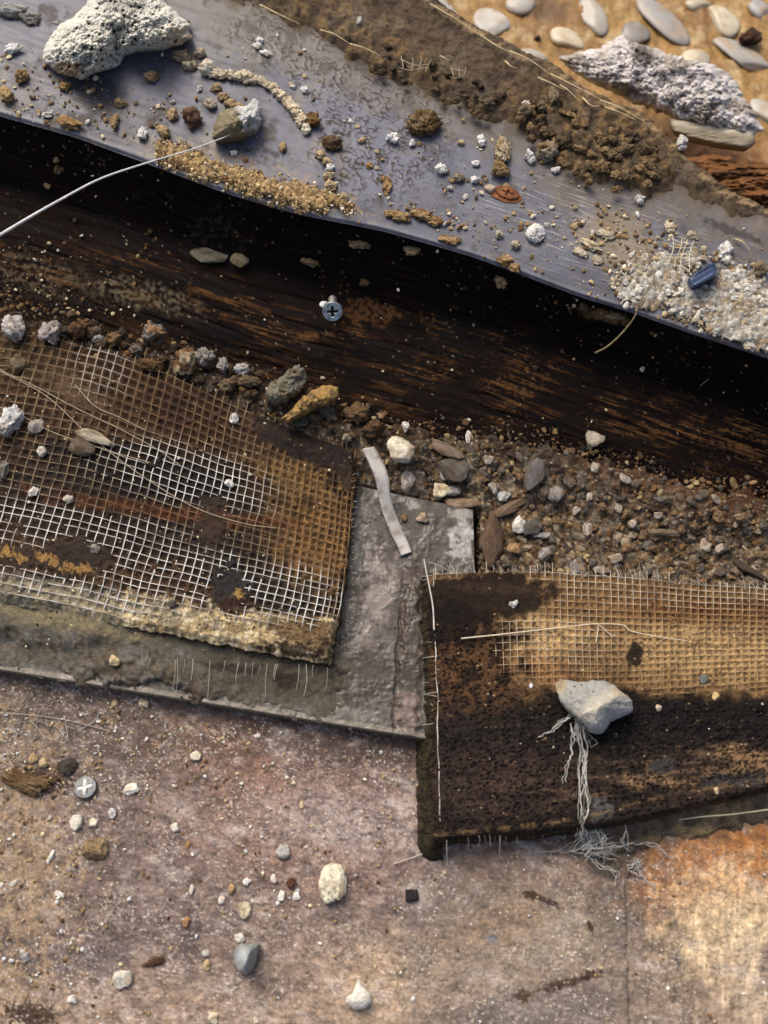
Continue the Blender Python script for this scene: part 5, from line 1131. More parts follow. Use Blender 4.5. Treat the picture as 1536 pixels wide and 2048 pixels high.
# grey shard
def tf(x, y, r):
    return .5 + .6 * (1 - np.abs((y - 240) + .3 * (x - 480)) / 45) + fbm(x, y, 14, 4, 311) * .3 * sm(x, 450, 480) + fbm(x, y, 30, 3, 312) * .1
def cf(x, y, r):
    c = np.broadcast_to(lin((128, 118, 94)), x.shape + (3,)).copy(); c = mix(c, lin((190, 192, 190)), sm(x + fbm(x, y, 20, 3, 313) * 26 - (y - 230) * .6, 468, 490) * .9)
    return c * (1 + .3 * fbm(x, y, 10, 4, 314)[..., None])
chunk('mortar_shard', [(424, 276), (430, 242), (440, 224), (470, 214), (492, 212), (508, 196), (520, 206), (524, 236), (514, 256), (490, 270), (458, 280)], stripz, 12, tf, cf,
      'grey mortar shard with white crust pinning the thin white fibre to the strip', 'mortar shard', 160, 50, jag=4)
# triangular stone
def tf(x, y, r):
    a = 1.15 - np.abs((x - 1205) * .6 + (y - 1415) * .8 - 0) / 75; b = .55 + (1460 - y) / 160.
    rg = np.minimum(a, b + .25) + fbm(x, y, 40, 4, 321) * .14 + fbm(x, y, 9, 3, 322) * .04
    return rg
def cf(x, y, r):
    c = np.broadcast_to(lin((156, 156, 150)), x.shape + (3,)).copy()
    rd = (x - 1195) * .65 + (y - 1408) * .75
    c = mix(c, lin((200, 192, 172)), np.exp(-((rd - fbm(x, y, 30, 3, 323) * 10) / 12.) ** 2) * .7); c = mix(c, lin((168, 148, 112)), ell(x, y, 1120, 1372, 12, 16, 0, .8) * .8)
    c = mix(c, lin((196, 176, 146)), ell(x, y, 1238, 1384, 14, 9, 20, .8) * .7)
    c = mix(c, lin((190, 190, 188)), sm(rd, 10, 40) * .4)
    f1, i1 = worley(x, y, 13, 324); return mix(c, lin((60, 56, 52)), (1 - sm(f1, .08, .24)) * (i1 > .85) * .9) * (1 + .14 * fbm(x, y, 12, 4, 325)[..., None])
chunk('triangular_stone', [(1110, 1368), (1120, 1358), (1160, 1364), (1204, 1360), (1232, 1372), (1244, 1384), (1265, 1402), (1266, 1424), (1240, 1436), (1220, 1446), (1206, 1468), (1182, 1466), (1162, 1446), (1140, 1426), (1120, 1404)], RZ, 15, tf, cf,
      'grey triangular stone with a pale ridge lying on the netting of the right board', 'stone', 200, 60, jag=2.5)
# jagged shard pair above the left board
def tf(x, y, r): return .7 + fbm(x, y, 26, 4, 331) * .5 + fbm(x, y, 9, 3, 332) * .12
def cfa(c0, c1, s=331):
    def g(x, y, r): return mix(np.broadcast_to(lin(c0), x.shape + (3,)), lin(c1), sm(fbm(x, y, 16, 4, s), -.05, .35)) * (1 + .25 * fbm(x, y, 8, 3, s + 1)[..., None])
    return g
chunk('mortar_shard', [(528, 792), (540, 764), (560, 756), (574, 742), (590, 730), (610, 736), (612, 764), (598, 790), (570, 804), (545, 808)], lambda x, y: rubz(x, y) + 3, 11, tf, cfa((116, 112, 98), (92, 82, 62)), 'grey jagged mortar shard above the dark patch of the left board', 'mortar shard', 140, 40, jag=5)
chunk('mortar_shard', [(560, 838), (580, 822), (600, 800), (628, 778), (650, 768), (676, 774), (680, 792), (660, 806), (630, 816), (600, 832), (575, 844)], lambda x, y: rubz(x, y) + 5, 9, tf, cfa((160, 128, 78), (112, 92, 62), 341), 'tan crusty mortar shard beside the grey jagged shard', 'mortar shard', 140, 40, jag=4)
# grey teardrop
def tf(x, y, r): return 1.1 - .5 * r ** 2 + .25 * np.exp(-(((x - 498) + (y - 1905) * .35) / 6.) ** 2)
def cf(x, y, r): return mix(np.broadcast_to(lin((132, 138, 136)), x.shape + (3,)), lin((186, 192, 192)), ell(x, y, 484, 1916, 14, 22, 20, 1) * .8) * (1 + .12 * fbm(x, y, 10, 3, 351)[..., None])
chunk('teardrop_chip', [(470, 1895), (482, 1886), (497, 1889), (508, 1884), (521, 1886), (516, 1904), (512, 1925), (504, 1942), (492, 1950), (478, 1944), (468, 1928), (465, 1910)], SURF['ground'], 9, tf, cf, 'grey teardrop-shaped chip with a raised ridge on the lower plywood', 'chip', 120, 36, M_peb, R=.4)
def tf(x, y, r): return .9 + fbm(x, y, 30, 3, 355) * .25
def cf(x, y, r): return np.broadcast_to(lin((232, 226, 212)), x.shape + (3,)) * (1 + .08 * fbm(x, y, 12, 4, 356)[..., None])
chunk('teardrop_chip', [(717, 1957), (727, 1972), (741, 1988), (743, 2004), (730, 2018), (708, 2019), (691, 2006), (692, 1993), (705, 1987), (710, 1972)], SURF['ground'], 6, tf, cf, 'smooth white teardrop chip at the bottom of the plywood', 'chip', 120, 36, R=.7, jag=1)
# plaster debris, upper right
def tf(x, y, r):
    f1, i1 = worley(x, y, 17, 361); f2, i2 = worley(x, y, 8, 362)
    return .6 + .16 * (1 - f1) * (.4 + i1) + .12 * (1 - f2) + fbm(x, y, 60, 6, 363, .7) * .4
def cf(x, y, r):
    f1, i1 = worley(x, y, 17, 361); f2, i2 = worley(x, y, 9, 364)
    c = mix(np.broadcast_to(lin((204, 198, 194)), x.shape + (3,)), lin((232, 228, 224)), sm(i2, .4, .9) * .7); c = mix(c, lin((120, 110, 104)), sm(f1, .5, .85) * .6)
    c = mix(c, lin((126, 112, 92)), sm(fbm(x, y, 50, 3, 365), .1, .4) * .6); return mix(c, lin((64, 58, 52)), ell(x, y, 1290, 112, 26, 20, 0, .9, .6, 14) * .8)
chunk('plaster_slab', [(1118, 116), (1150, 104), (1200, 96), (1226, 78), (1246, 64), (1262, 84), (1300, 92), (1345, 108), (1390, 122), (1430, 128), (1470, 160), (1486, 190), (1510, 225), (1530, 262), (1500, 270), (1440, 262), (1370, 244), (1310, 220), (1250, 196), (1190, 166), (1140, 140)],
      lambda x, y: 0 * x + 12, 20, tf, cf, 'broken slab of crusty grey-white plaster leaning behind the beam', 'plaster slab', 340, 130, jag=9, p=3, under=.12)
# bits under it
def tf(x, y, r): return .8 + fbm(x, y * 3, 40, 3, 371) * .15
def cf(x, y, r): return mix(np.broadcast_to(lin((146, 136, 116)), x.shape + (3,)), lin((206, 196, 172)), sm(y - (246 + (x - 1370) * .13), 14, 4) * .8) * (1 + .25 * fbm(x, y * 4, 30, 4, 372)[..., None])
chunk('batten_piece', [(1335, 236), (1380, 242), (1440, 250), (1505, 262), (1512, 285), (1500, 298), (1440, 290), (1375, 276), (1345, 262)], lambda x, y: 0 * x + 14, 9, tf, cf, 'pale wooden batten end sticking out under the plaster slab', 'batten', 160, 30, p=8)
def tf(x, y, r): return .6 + fbm(x, y * 2.5, 60, 4, 373) * .55
def cf(x, y, r): return mix(np.broadcast_to(lin((118, 80, 48)), x.shape + (3,)), lin((74, 52, 36)), sm(fbm(x, y * 3, 60, 4, 374), -.1, .4)) * (1 + .25 * fbm(x, y * 4, 30, 4, 375)[..., None])
chunk('rotten_wood', [(1370, 318), (1420, 308), (1480, 316), (1560, 330), (1640, 380), (1640, 470), (1560, 430), (1490, 400), (1440, 384), (1395, 360)], lambda x, y: 0 * x + 12, 16, tf, cf, 'reddish brown rotten wood piece behind the right end of the strip', 'wood piece', 200, 60, M_wood, jag=5, p=5)
stone(1500, 78, 50, 46, 'peb', (84, 56, 40), 'dark brown clod on the pebble floor at the right edge', lv=4, name='clod', cat='clod')
stone(1075, 76, 16, 14, 'peb', (70, 56, 40), 'small dark crumb on the ochre floor between pebbles', lv=3, name='crumb', cat='crumb')
# plaster heap on the strip, right
f = lambda x, y: np.clip(ell(x, y, 1440, 590, 130, 60, 25, .7, .5) + ell(x, y, 1290, 560, 50, 50, 0, .7, .5) * .9 + ell(x, y, 1500, 640, 90, 60, 20, .7), 0, 1) * (y < fA(x) - 4) * (1 - ell(x, y, 1410, 552, 40, 22, -30, .4))
X, Y = stepgrid(1200, 1780, 470, 770, 2.4)
ins = f(X + fbm(X, Y, 24, 4, 411) * 14, Y + fbm(X, Y, 24, 4, 412) * 14) * (Y < fA(X) - 2); f1, i1 = worley(X, Y, 9, 413); f2, i2 = worley(X, Y, 19, 414)
P = unproj(X, Y, ZS - .9 + 0 * X); P[..., 2] += ins * (2.0 + (1 - f2) * 1.6 * i2 + (1 - f1) * .9 + fbm(X, Y, 14, 5, 415, .75) * 1.4)
c = mix(np.broadcast_to(lin((176, 170, 156)), X.shape + (3,)), lin((212, 208, 198)), sm(i1, .4, .9)); c = mix(c, lin((150, 126, 92)), sm(fbm(X, Y, 40, 4, 416), 0, .35) * .7); c = mix(c, lin((84, 76, 66)), sm(f1, .45, .8) * .6)
tag(patch('plaster_dust', P, c, M_dirt, R=.9 + 0 * X, keep=ins > .05), 'powdery white plaster bedding the heap at the right end of the strip', 'plaster dust', kind='stuff')
scatter('plaster_heap', 'heap of white plaster crumbs around the blue plastic scrap', 'plaster crumbs', 0, sample(1100, f, 1220, 1760, 480, 760), lambda x, y: stripz(x, y) + 1.0, .7, 4.0, 2.0, ['plaster', 'plaster', 'plaster', 'plasterdirt'], lv=2, amp=.42)
for k in range(46):
    x = rs.uniform(1240, 1560); y = rs.uniform(500, 700)
    if f(np.array([x]), np.array([y]))[0] < .6: continue
    stone(x, y, rs.uniform(16, 30), rs.uniform(14, 26), 'strip', [(214, 211, 202), (196, 190, 174), (178, 160, 128)][k % 3], 'knobbly plaster crumb of the heap around the blue scrap', rot=rs.uniform(0, 180), lv=4, amp=.24, fine=.14, name='plaster_crumb', cat='crumb', group='knobbly crumbs of the plaster heap', seed=5000 + k, auto='plaster crumb')
for k, (x, y, w_, h_) in enumerate([(1185, 490, 60, 26), (1215, 470, 50, 24), (1160, 505, 40, 22), (1195, 520, 26, 22), (1340, 455, 26, 30), (1385, 470, 30, 26), (1480, 600, 40, 36), (1355, 565, 30, 26)]):
    stone(x, y, w_, h_, 'strip', [(206, 190, 158), (190, 176, 146)][k % 2], 'flattened beige crumb in the scuffed area of the strip', rot=rs.uniform(0, 60), lv=4, amp=.24, fine=.14, thick=.35, name='crumb', cat='crumb', group='flattened beige crumbs on the scuffed area', auto='flattened crumb')
# crumbly mud clods near the rear edge
for k in range(70):
    x = rs.uniform(1040, 1330); y = float(fC(x)) + rs.uniform(-120, 6)
    if y < fE(x) + 30: continue
    stone(x, y, rs.uniform(14, 34), rs.uniform(14, 30), 'mud', [(128, 104, 70), (104, 84, 58), (150, 122, 80)][k % 3], 'crumbly brown clod in the caked mud', rot=rs.uniform(0, 180), lv=3, amp=.26, fine=.14, name='mud_clod', cat='clod', group='crumbly clods of the caked mud', seed=5200 + k, sink=.5, auto='mud clod')
for k in range(30):
    x = rs.uniform(740, 1010); y = float(fC(x)) + rs.uniform(-70, 0)
    stone(x, y, rs.uniform(12, 26), rs.uniform(12, 22), 'mud', [(104, 84, 60), (84, 68, 50)][k % 2], 'dark brown clod in the upper stretch of mud', rot=rs.uniform(0, 180), lv=3, amp=.26, fine=.14, name='mud_clod', cat='clod', group='dark clods of the upper mud', seed=5400 + k, sink=.7, auto='mud clod')

# ================================================================== screws
def disc(acc, r, z0, z1, r1=None, seg=40, col=(.5, .5, .5), cap=True):
    a = np.arange(seg) * 2 * math.pi / seg; r1 = r if r1 is None else r1
    V = np.vstack([np.stack([r * np.cos(a), r * np.sin(a), 0 * a + z0], -1), np.stack([r1 * np.cos(a), r1 * np.sin(a), 0 * a + z1], -1), [[0, 0, z1]], [[0, 0, z0]]])
    i = np.arange(seg); j = np.roll(i, -1)
    acc.add(V, np.stack([i, j, j + seg, i + seg], -1), np.asarray(col)); acc.T.append(np.vstack([np.stack([i + seg, j + seg, 0 * i + 2 * seg], -1), np.stack([j, i, 0 * i + 2 * seg + 1], -1)]) + acc.n - len(V))
def head_mesh(r, h, cw, cl, depth, col, dark):
    """screw head: polar grid with a real cross recess"""
    nr, ns = 30, 96; rr = np.linspace(0, 1, nr)[1:] * r; a = np.arange(ns) * 2 * math.pi / ns
    x = rr[:, None] * np.cos(a); y = rr[:, None] * np.sin(a)
    cross = np.maximum((np.abs(x) < cw) & (np.abs(y) < cl), (np.abs(y) < cw) & (np.abs(x) < cl)).astype(float)
    z = h * (1 - .10 * (rr[:, None] / r) ** 2 - .7 * sm(rr[:, None] / r, .93, 1)) - depth * cross
    V = np.stack([x, y, z + 0 * x], -1).reshape(-1, 3); i = np.arange(len(rr) * ns).reshape(len(rr), ns)
    F = np.stack([i[:-1], i[1:], np.roll(i, -1, 1)[1:], np.roll(i, -1, 1)[:-1]], -1).reshape(-1, 4)
    V = np.vstack([V, [[0, 0, h - depth]]]); T3 = np.stack([np.full(ns, len(V) - 1), i[0], np.roll(i[0], -1)], -1)
    b = V[i[-1]] * [.55, .55, 1]; b[:, 2] -= h * .9; j = len(V) + np.arange(ns); V = np.vstack([V, b])
    F = np.vstack([F, np.stack([i[-1], j, np.roll(j, -1), np.roll(i[-1], -1)], -1)])
    c = mix(np.broadcast_to(lin(col), V.shape), lin(dark), np.r_[cross.ravel(), [1], 0 * j]); c = mix(c, lin((96, 80, 62)), sm(n3(V * 1.1 + 7, 12) + .5 * n3(V * 3, 13), .05, .6) * .7)
    return V, [F, T3], c
def euler_to(R, V): return V @ R.T
z = float(beamz(np.array([665.]), np.array([640.]))[0])
org = unproj(665, 622, z + 12); sc_ = empty('screw', unproj(665, 585, z)); tag(sc_, 'zinc cross-head screw sticking out of the dark beam face', 'screw')
dirv = CAM - org; dirv = dirv / np.linalg.norm(dirv); dirv = dirv + np.array([0, -.28, -.05]); dirv /= np.linalg.norm(dirv)
xa = np.cross([0, 0, 1.0], dirv); xa /= np.linalg.norm(xa); Rm = np.stack([xa, np.cross(dirv, xa), dirv], -1)
V, F, cc = head_mesh(4.6, 1.5, .62, 2.5, 1.4, (176, 184, 186), (30, 30, 32))
build('screw_head', euler_to(Rm, V) + org, F, M_metal, sc_, cc, .35)
pts = np.array([org - dirv * t for t in np.linspace(0.5, 14, 70)]); pts[:, 1] += np.linspace(0, 2.5, 70)
V, F = tube(pts, 1.75 + .35 * np.sin(np.linspace(0, 60, 70)), 10); build('screw_shank', V, F, M_metal, sc_, np.broadcast_to(lin((170, 166, 158)), V.shape), .5)
stone(648, 608, 18, 16, 'beam', (236, 234, 228), 'white plaster dab stuck to the rim of the beam screw', lv=3, name='plaster_dab', cat='plaster', sink=-7)
g_ = unproj(172, 1576, .6); s2 = empty('screw', unproj(172, 1576, 0)); tag(s2, 'flat grey screw head with white plaster-filled cross set in the plywood', 'screw')
V, F, cc = head_mesh(4.7, 1.6, .8, 2.7, .5, (112, 118, 122), (100, 106, 108)); Rz = rotm(math.radians(12), math.radians(-6))
build('screw_head', V @ Rz.T + g_, F, M_metal, s2, cc, .5)
for k in range(4):
    V, F, _ = rockV(60 + k, 3, 4, .15, 2, .05); V = V * [1.9, .95, .7]; V = V + [1.4, 0, 0]; V = V @ rotm(math.radians(12 + 90 * k + (8, -6, 4, -9)[k])).T + g_ + [0, 0, 1.45]
    build('plaster_fill', V, F, M_rock, s2, np.broadcast_to(lin((240, 238, 230)), V.shape), .9)
# rusty head
z = ZS; s3 = empty('screw', unproj(1010, 390, z)); tag(s3, 'rusty reddish-brown screw head sunk into the plastic strip', 'screw')
V, F, cc = head_mesh(4.4, 1.3, .5, 2.0, .7, (128, 74, 42), (70, 34, 18)); V = V * [1.25, .72, 1]; cc = cc * (1 + .5 * n3(V * .9, 4))[:, None]
build('screw_head', V @ rotm(math.radians(-24)).T + unproj(1015, 388, z + .1), F, M_wood, s3, cc, .3)
V, F, _ = rockV(77, 4, 0, .1, 2, .05); V = V * [7.5, 4.2, .35]; cc = lin((140, 92, 60)) * (1 + .3 * n3(V * .6, 3))[:, None]
build('rust_crust', V @ rotm(math.radians(-24)).T + unproj(1011, 389, z + .1), F, M_dirt, s3, cc, .6)
V, F, _ = rockV(78, 3, 3, .1, 2, .05); V = V * [3, 1.9, 1.4]; build('plaster_dab', V @ rotm(math.radians(-24)).T + unproj(982, 378, z + .6), F, M_rock, s3, np.broadcast_to(lin((190, 168, 148)), V.shape), .8)

# ================================================================== ribbon tab, plastic scrap, square, threads
def ribbon(name, pts, wd, label, cat, colr, zf=None, thick=.5, m=M_plas, R=.35, n=60, twist=None, c2=None):
    """a bent strip of real thickness; pts = (px,py,z)"""
    p = smooth_path(pts, n); C_ = unproj(p[:, 0], p[:, 1], p[:, 2]); T_ = np.gradient(C_, axis=0); T_ /= np.linalg.norm(T_, axis=1, keepdims=True)
    up = np.array([0, 0, 1.0]); Sd = np.cross(T_, up); Sd /= np.linalg.norm(Sd, axis=1, keepdims=True); Up = np.cross(Sd, T_)
    tw = np.zeros(n) if twist is None else np.interp(np.linspace(0, 1, n), np.linspace(0, 1, len(twist)), twist)
    S2 = Sd * np.cos(tw)[:, None] + Up * np.sin(tw)[:, None]; U2 = -Sd * np.sin(tw)[:, None] + Up * np.cos(tw)[:, None]
    wv = np.interp(np.linspace(0, 1, n), np.linspace(0, 1, len(wd)), wd) / 2
    prof = np.array([(-1, -1), (-.9, 1), (-.4, 1.15), (.4, 1.15), (.9, 1), (1, -1), (.4, -1.1), (-.4, -1.1)])
    V = C_[:, None] + S2[:, None] * wv[:, None, None] * prof[None, :, :1] + U2[:, None] * thick / 2 * prof[None, :, 1:]
    i = np.arange(n * 8).reshape(n, 8); F = np.stack([i[:-1], np.roll(i, -1, 1)[:-1], np.roll(i, -1, 1)[1:], i[1:]], -1).reshape(-1, 4)
    cc = np.broadcast_to(lin(colr), (n * 8, 3)) * (1 + .1 * fbm(np.repeat(p[:, 0], 8), np.repeat(p[:, 1], 8), 12, 3, 381))[:, None]; cc = mix(cc, lin((128, 108, 84)), sm(fbm(np.repeat(p[:, 0], 8) + np.tile(np.arange(8) * 9.0, n), np.repeat(p[:, 1], 8), 22, 4, 382, .7), .0, .4) * .6)
    return tag(build(name, V.reshape(-1, 3), [F, np.array([i[0][::-1], i[-1]])], m, None, cc, R), label, cat)
ribbon('plastic_tab', [(737, 896, 24), (752, 925, 23), (764, 955, 22), (768, 985, 19), (776, 1020, 15), (792, 1060, 11.5), (806, 1090, 9.8), (813, 1108, 9.3)], [7.6, 7.2, 6.2, 5.2, 5.2, 5.6, 5.2, 5.2],
       'curled white plastic tab lying on the tile beside the left board', 'plastic tab', (206, 200, 190), thick=.9, twist=[.7, .5, .25, -.1, -.1, .15, .0, 0])
def tf(x, y, r): return .9 + .25 * np.sin(((x - 1410) * .5 + (y - 550) * .85) / 4.5)
def cf(x, y, r): return mix(np.broadcast_to(lin((34, 52, 84)), x.shape + (3,)), lin((70, 92, 128)), sm(np.sin(((x - 1410) * .5 + (y - 550) * .85) / 4.5), .2, .9) * .6)
chunk('plastic_scrap', [(1377, 556), (1395, 542), (1418, 528), (1430, 524), (1434, 536), (1436, 552), (1415, 562), (1396, 572), (1384, 576), (1374, 566)], lambda x, y: 0 * x + ZS + 2, 7, tf, cf, 'dark blue ridged plastic scrap lying in the white plaster heap', 'plastic scrap', 100, 24, M_plas, R=.35, jag=1.5, p=8)
def tf(x, y, r): return 1 + 0 * x
def cf(x, y, r): return mix(np.broadcast_to(lin((16, 15, 15)), x.shape + (3,)), lin((70, 62, 54)), sm(fbm(x, y, 8, 4, 398), .1, .5) * .5)
chunk('rubber_pad', [(811, 1779), (835, 1778), (837, 1800), (812, 1803)], SURF['ground'], 2.0, tf, cf, 'small black square rubber pad on the plywood', 'rubber pad', 60, 12, M_plas, R=.85, p=10, jag=3)
def thread(name, pts, r, label, cat, colr, n=70, group=None, m=M_net, R=.4, rad2=None, k=6):
    p = smooth_path(pts, n); P = unproj(p[:, 0], p[:, 1], p[:, 2]); rr = np.linspace(r, rad2 or r, n)
    V, F = tube(P, rr, k); cc = np.repeat(lin(colr)[None] * (1 + .2 * fbm(p[:, 0], p[:, 1], 12, 3, 391))[:, None], k, 0)
    return tag(build(name, V, F, m, None, cc, R), label, cat, group)
thread('white_fibre', [(-70, 512, 92), (0, 470, 88), (60, 434, 85), (120, 400, 82), (200, 358, 78), (290, 327, 74), (380, 300, 71), (440, 278, 69), (476, 262, 68)], .75, 'long stiff white fibre arching over the dark beam to the grey shard', 'fibre', (226, 224, 222), rad2=.16, m=M_plas)
thread('root_twig', [(1290, 478, ZS + 1), (1300, 520, ZS + 3), (1308, 560, ZS + 4), (1282, 600, ZS + 2), (1270, 632, 58), (1246, 664, 55), (1216, 692, 53), (1190, 706, 52)], .28, 'thin brown rootlet hanging over the front edge of the strip', 'rootlet', (132, 116, 92), rad2=.4, m=M_wood, R=.7)
thread('loose_thread', [(1400, 772, 30), (1425, 752, 32), (1445, 738, 33)], .14, 'short grey thread stuck to the beam near the right edge', 'thread', (140, 134, 124))
for pts, lb_ in (([(-40, 690), (0, 738), (70, 772), (150, 815), (240, 858), (310, 896), (360, 930)], 'long pale thread sweeping down across the upper left netting'),
                 ([(-40, 716), (0, 742), (90, 790), (170, 862), (260, 935), (380, 1010), (480, 1045), (550, 1056)], 'fine loose thread crossing the middle of the left netting'),
                 ([(150, 770), (190, 812), (240, 835), (290, 860)], 'short loose thread above the pale sweeping thread'),
                 ([(-40, 800), (40, 830), (110, 866), (230, 905), (300, 925)], 'grey loose thread passing under the cream flake')):
    thread('loose_thread', [(x, y, float(LZ(x, y)) + 1.3) for x, y in pts], .16, lb_, 'thread', (186, 170, 142))
thread('loose_thread', [(x, y, ZR + 1.6) for x, y in ((922, 1277), (990, 1270), (1060, 1262), (1130, 1254), (1190, 1248), (1245, 1250), (1262, 1262), (1310, 1272), (1375, 1282))], .3, 'thick white thread running across the netting of the right board', 'thread', (232, 218, 190), rad2=.15)
thread('loose_thread', [(x, y, ZR + 1.4) for x, y in ((1192, 1285), (1196, 1262), (1198, 1250), (1212, 1262), (1226, 1273))], .18, 'short hooked white thread standing on the right board netting', 'thread', (226, 214, 190))
thread('loose_thread', [(848, 1118, 24), (852, 1140, 23.5), (858, 1170, 22.5), (866, 1215, 22), (868, 1260, 22)], .3, 'white loose thread at the upper left corner of the right board', 'thread', (216, 212, 200))
thread('loose_thread', [(858, 1124, 25), (880, 1132, 25), (905, 1146, 23)], .13, 'fine thread slanting over the corner of the right board', 'thread', (190, 186, 176))
thread('loose_thread', [(x, y, 1.0 + 6 * (y < 1640)) for x, y in ((1265, 1662), (1285, 1656), (1330, 1644), (1400, 1634), (1470, 1628), (1560, 1616))], .3, 'white thread along the lower lip of the right board', 'thread', (206, 192, 164))
thread('loose_thread', [(x, y, 1.0) for x, y in ((788, 1728), (806, 1722), (850, 1706), (885, 1692))], .3, 'pale thread on the plywood under the corner of the right board', 'thread', (186, 172, 158))
for pts in ([(0, 1425), (60, 1430), (130, 1440), (220, 1462)], [(60, 1440), (80, 1462), (90, 1478)], [(20, 1440), (35, 1470)], [(130, 1432), (136, 1475)], [(160, 1460), (190, 1440), (200, 1420)]):
    thread('loose_thread', [(x, y, .9) for x, y in pts], .2, 'faint thread lying in the grit at the left edge below the mortar', 'thread', (168, 160, 144), group='faint threads below the mortar')

# fibre tangle under the triangular stone
def tangle(name, label, lines, rad=.17, colr=(226, 224, 214)):
    lines = lines + [[(x + rs.normal(0, 4), y + rs.normal(0, 5), z + abs(rs.normal(0, .5))) for x, y, z in l] for l in lines for _ in (0, 1)]
    org = unproj(lines[0][0][0], lines[0][0][1], lines[0][0][2] - 2); e = empty(name, org); tag(e, label, 'fibre tangle')
    for pts in lines:
        p = smooth_path(pts, 26); P = unproj(p[:, 0], p[:, 1], p[:, 2]); P[:, 0] += fbm(p[:, 0], p[:, 1], 10, 2, 395) * .8; P[:, 1] += fbm(p[:, 0] + 50, p[:, 1], 12, 2, 396) * .8
        V, F = tube(P, rad * rs.uniform(.4, 1.05) * np.linspace(1, .6, 26), 5); build('fibre', V, F, M_net, e, np.broadcast_to(lin(colr) * rs.uniform(.45, 1.05), V.shape), .5)
zr = ZR + 1.0
L_ = [[(1152, 1448, zr + 4), (1160, 1500, zr), (1158, 1560, zr), (1162, 1620, zr), (1160, 1668, 12)], [(1158, 1446, zr + 4), (1168, 1500, zr), (1170, 1560, zr), (1162, 1600, zr), (1166, 1650, 14)], [(1165, 1450, zr + 4), (1174, 1510, zr), (1168, 1560, zr), (1158, 1590, zr)],
      [(1150, 1450, zr + 3), (1145, 1500, zr), (1130, 1560, zr)], [(1140, 1432, zr + 3), (1110, 1455, zr), (1078, 1475, zr)], [(1138, 1428, zr + 3), (1105, 1458, zr)], [(1150, 1440, zr + 4), (1178, 1480, zr), (1182, 1495, zr)],
      [(1174, 1500, zr), (1168, 1540, zr), (1176, 1600, zr), (1170, 1640, 18)], [(1144, 1455, zr), (1150, 1475, zr), (1156, 1480, zr)]]
tangle('fibre_tangle', 'frayed glass-fibre strands trailing down from under the grey triangular stone', L_, .2)
L_ = [[(1166, 1640, 20), (1162, 1668, 12), (1140, 1694, 3), (1100, 1702, 1.2), (1078, 1708, 1)]]
for k in range(9): x = 1160 + k * 6; L_.append([(x, 1640 + k * 3, 16 - k), (x + 4, 1668 + k * 2, 8), (x + rs.normal(6, 6), 1700 + k * 3, 2.5)])
for k in range(7): y = 1650 + k * 9; L_.append([(1150 + k * 4, y + 14, 8 - k * .5), (1190, y + 2, 8 - k * .5), (1215 + k * 3, y - 8 + k * 2, 4)])
L_ += [[(1140, 1700, 2), (1200, 1695, 4), (1260, 1690, 3), (1310, 1688, 2), (1336, 1712, 1)], [(1170, 1712, 2), (1200, 1728, 3), (1232, 1744, 2), (1230, 1770, 1)], [(1176, 1708, 2), (1230, 1706, 3)], [(1250, 1660, 8), (1248, 1690, 4), (1254, 1704, 2)],
       [(1270, 1736, 1.5), (1290, 1755, 1.5), (1312, 1780, 1)], [(1255, 1732, 2), (1285, 1720, 2)], [(1258, 1742, 2), (1288, 1728, 2)], [(1275, 1716, 2), (1282, 1745, 1.5)], [(1196, 1650, 8), (1200, 1700, 3)]]
tangle('fibre_tangle', 'white net-like tangle of fibres on the mortar below the right board', L_, .22)

# netting scraps
def scrap(label, cx, cy, nx, ny, cell_, ang, z, slack=.2, colr=(222, 212, 188), rad=.22):
    e = empty('netting_scrap', unproj(cx, cy, z - .5)); tag(e, label, 'netting scrap'); a = math.radians(ang); ca, sa = math.cos(a), math.sin(a)
    def pt(u, v_): return cx + (u * ca - v_ * sa) * cell_, cy + (u * sa + v_ * ca) * cell_
    for dirn in (0, 1):
        for k in range(ny if dirn == 0 else nx):
            t = np.linspace(-.4, (nx if dirn == 0 else ny) - 1 + .4 * rs.random(), 16); kk = np.full(16, float(k)) + rs.normal(0, slack * .3) + slack * .4 * np.sin(t + k)
            u, v_ = (t, kk) if dirn == 0 else (kk, t); x, y = pt(u - (nx - 1) / 2, v_ - (ny - 1) / 2)
            V, F = tube(unproj(x, y, z + .6 * np.sin(t * 1.1 + k) + .2 * dirn), rad, 5); build('strand', V, F, M_net, e, np.broadcast_to(lin(colr), V.shape), .6)
scrap('small frayed piece of netting left of the blue plastic scrap', 1362, 508, 4, 5, 13, 10, ZS + 3.5, slack=.6, rad=.17)
scrap('thin strip of torn netting half buried in the upper mud', 830, 130, 4, 2, 16, 8, ZS + 6.0, slack=.9, rad=.17, colr=(178, 164, 138))
scrap('three-knot bit of netting in the mud right of the torn strip', 915, 144, 3, 2, 10, 0, ZS + 6.0, slack=.9, rad=.15, colr=(178, 164, 138))
for x, y, w_, h_, l_ in ((520, 82, 20, 16, 'white knobbly crumb uppermost of the three above the worm-like mud marks'), (514, 92, 22, 16, 'white knobbly crumb in the middle of the three above the worm-like marks'), (531, 106, 26, 15, 'white knobbly crumb lowest of the three above the worm-like mud marks')):
    stone(x, y, w_, h_, 'strip', (232, 230, 224), l_, rot=30, lv=4, amp=.26, fine=.14, name='crumb', cat='crumb')
scrap('grey netting scrap in the grit at the left edge below the mortar', 40, 1436, 6, 2, 22, 4, 1.0, slack=.8, rad=.14, colr=(150, 142, 128))
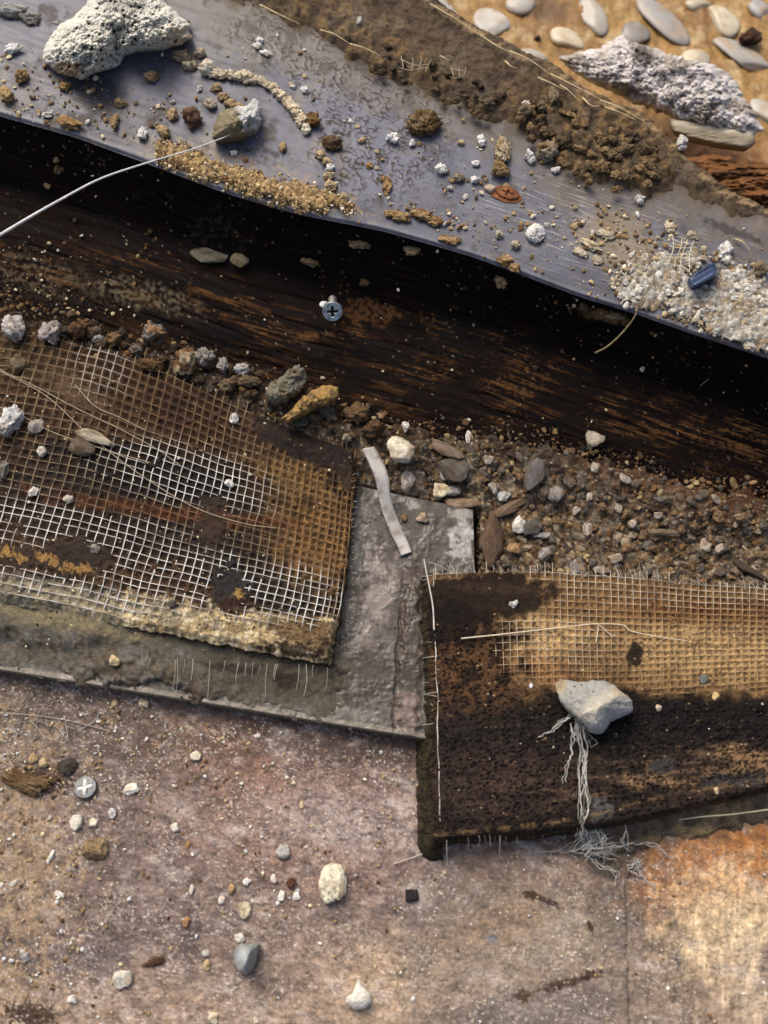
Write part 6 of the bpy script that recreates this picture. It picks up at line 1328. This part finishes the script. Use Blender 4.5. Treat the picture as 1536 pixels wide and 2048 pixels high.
# straw splinters along the rear edge of the mud
for k, (x0, y0, x1, y1) in enumerate([(700, 88, 760, 112), (640, 60, 700, 88), (880, 112, 900, 122), (1010, 122, 1035, 136), (1075, 155, 1130, 180), (1120, 170, 1155, 198), (1165, 195, 1200, 212), (1210, 215, 1268, 238), (520, 10, 600, 48), (1020, 102, 1100, 148), (1100, 148, 1200, 198), (1200, 200, 1290, 244), (860, 8, 960, 70), (960, 70, 1040, 112), (1470, 478, 1500, 500)]):
    zz_ = ZS + 5.5 if y0 < 400 else ZS + 1.5
    thread('straw_splinter', [(x0, y0, zz_), ((x0 + x1) / 2, (y0 + y1) / 2 + rs.normal(0, 3), zz_ + .8), (x1, y1, zz_)], .5, autolabel(x0, y0, abs(x1 - x0) + 1, abs(y1 - y0) + 1, (206, 184, 144), 'straw splinter'), 'splinter', (206, 184, 144), rad2=.12, group='straw splinters in the mud', m=M_wood, R=.7, n=14)
# mortar lip under the right board
X, Y = stepgrid(1080, 1800, 1560, 1800, 2.4)
bl = by(X); ins = sm((bl + 84 + (X - 1350) * .02 + fbm(X, Y, 40, 4, 401) * 26 - Y), 0, 16) * sm(X + fbm(X, Y, 40, 3, 402) * 40, 1120, 1200)
ins = np.maximum(ins, ell(X, Y, 1240, 1722, 46, 40, 15, .7, 1.0, 30) * .6)
f1, i1 = worley(X, Y, 12, 403)
P = unproj(X, Y, -.8 + 0 * X); P[..., 2] += ins * (2.4 + 5.0 * sm(bl + 40 - Y, -14, 20) + fbm(X, Y, 24, 4, 404) * 1.2 + (1 - f1) * .6) - (1 - ins) * 1.5
c = mix(np.broadcast_to(lin((104, 92, 78)), X.shape + (3,)), lin((146, 126, 92)), sm(fbm(X, Y, 40, 4, 405), -.1, .4) * sm(X, 1250, 1350) * .8); c = mix(c, lin((64, 54, 44)), sm(fbm(X, Y, 24, 4, 406), .1, .5) * .7)
c = c * (1 + .3 * fbm(X, Y, 9, 3, 407)[..., None])
tag(patch('mortar', P, c, M_dirt, R=.8 + 0 * X, keep=ins > .03), 'grey-tan mortar lip under the lower edge of the right board', 'mortar', kind='stuff')

for o in bpy.data.objects:
    if '_o' in o.keys(): del o['_o']
print('objects', len(bpy.data.objects), 'tris', sum(len(m.loops) - 2 * len(m.polygons) for m in bpy.data.meshes))
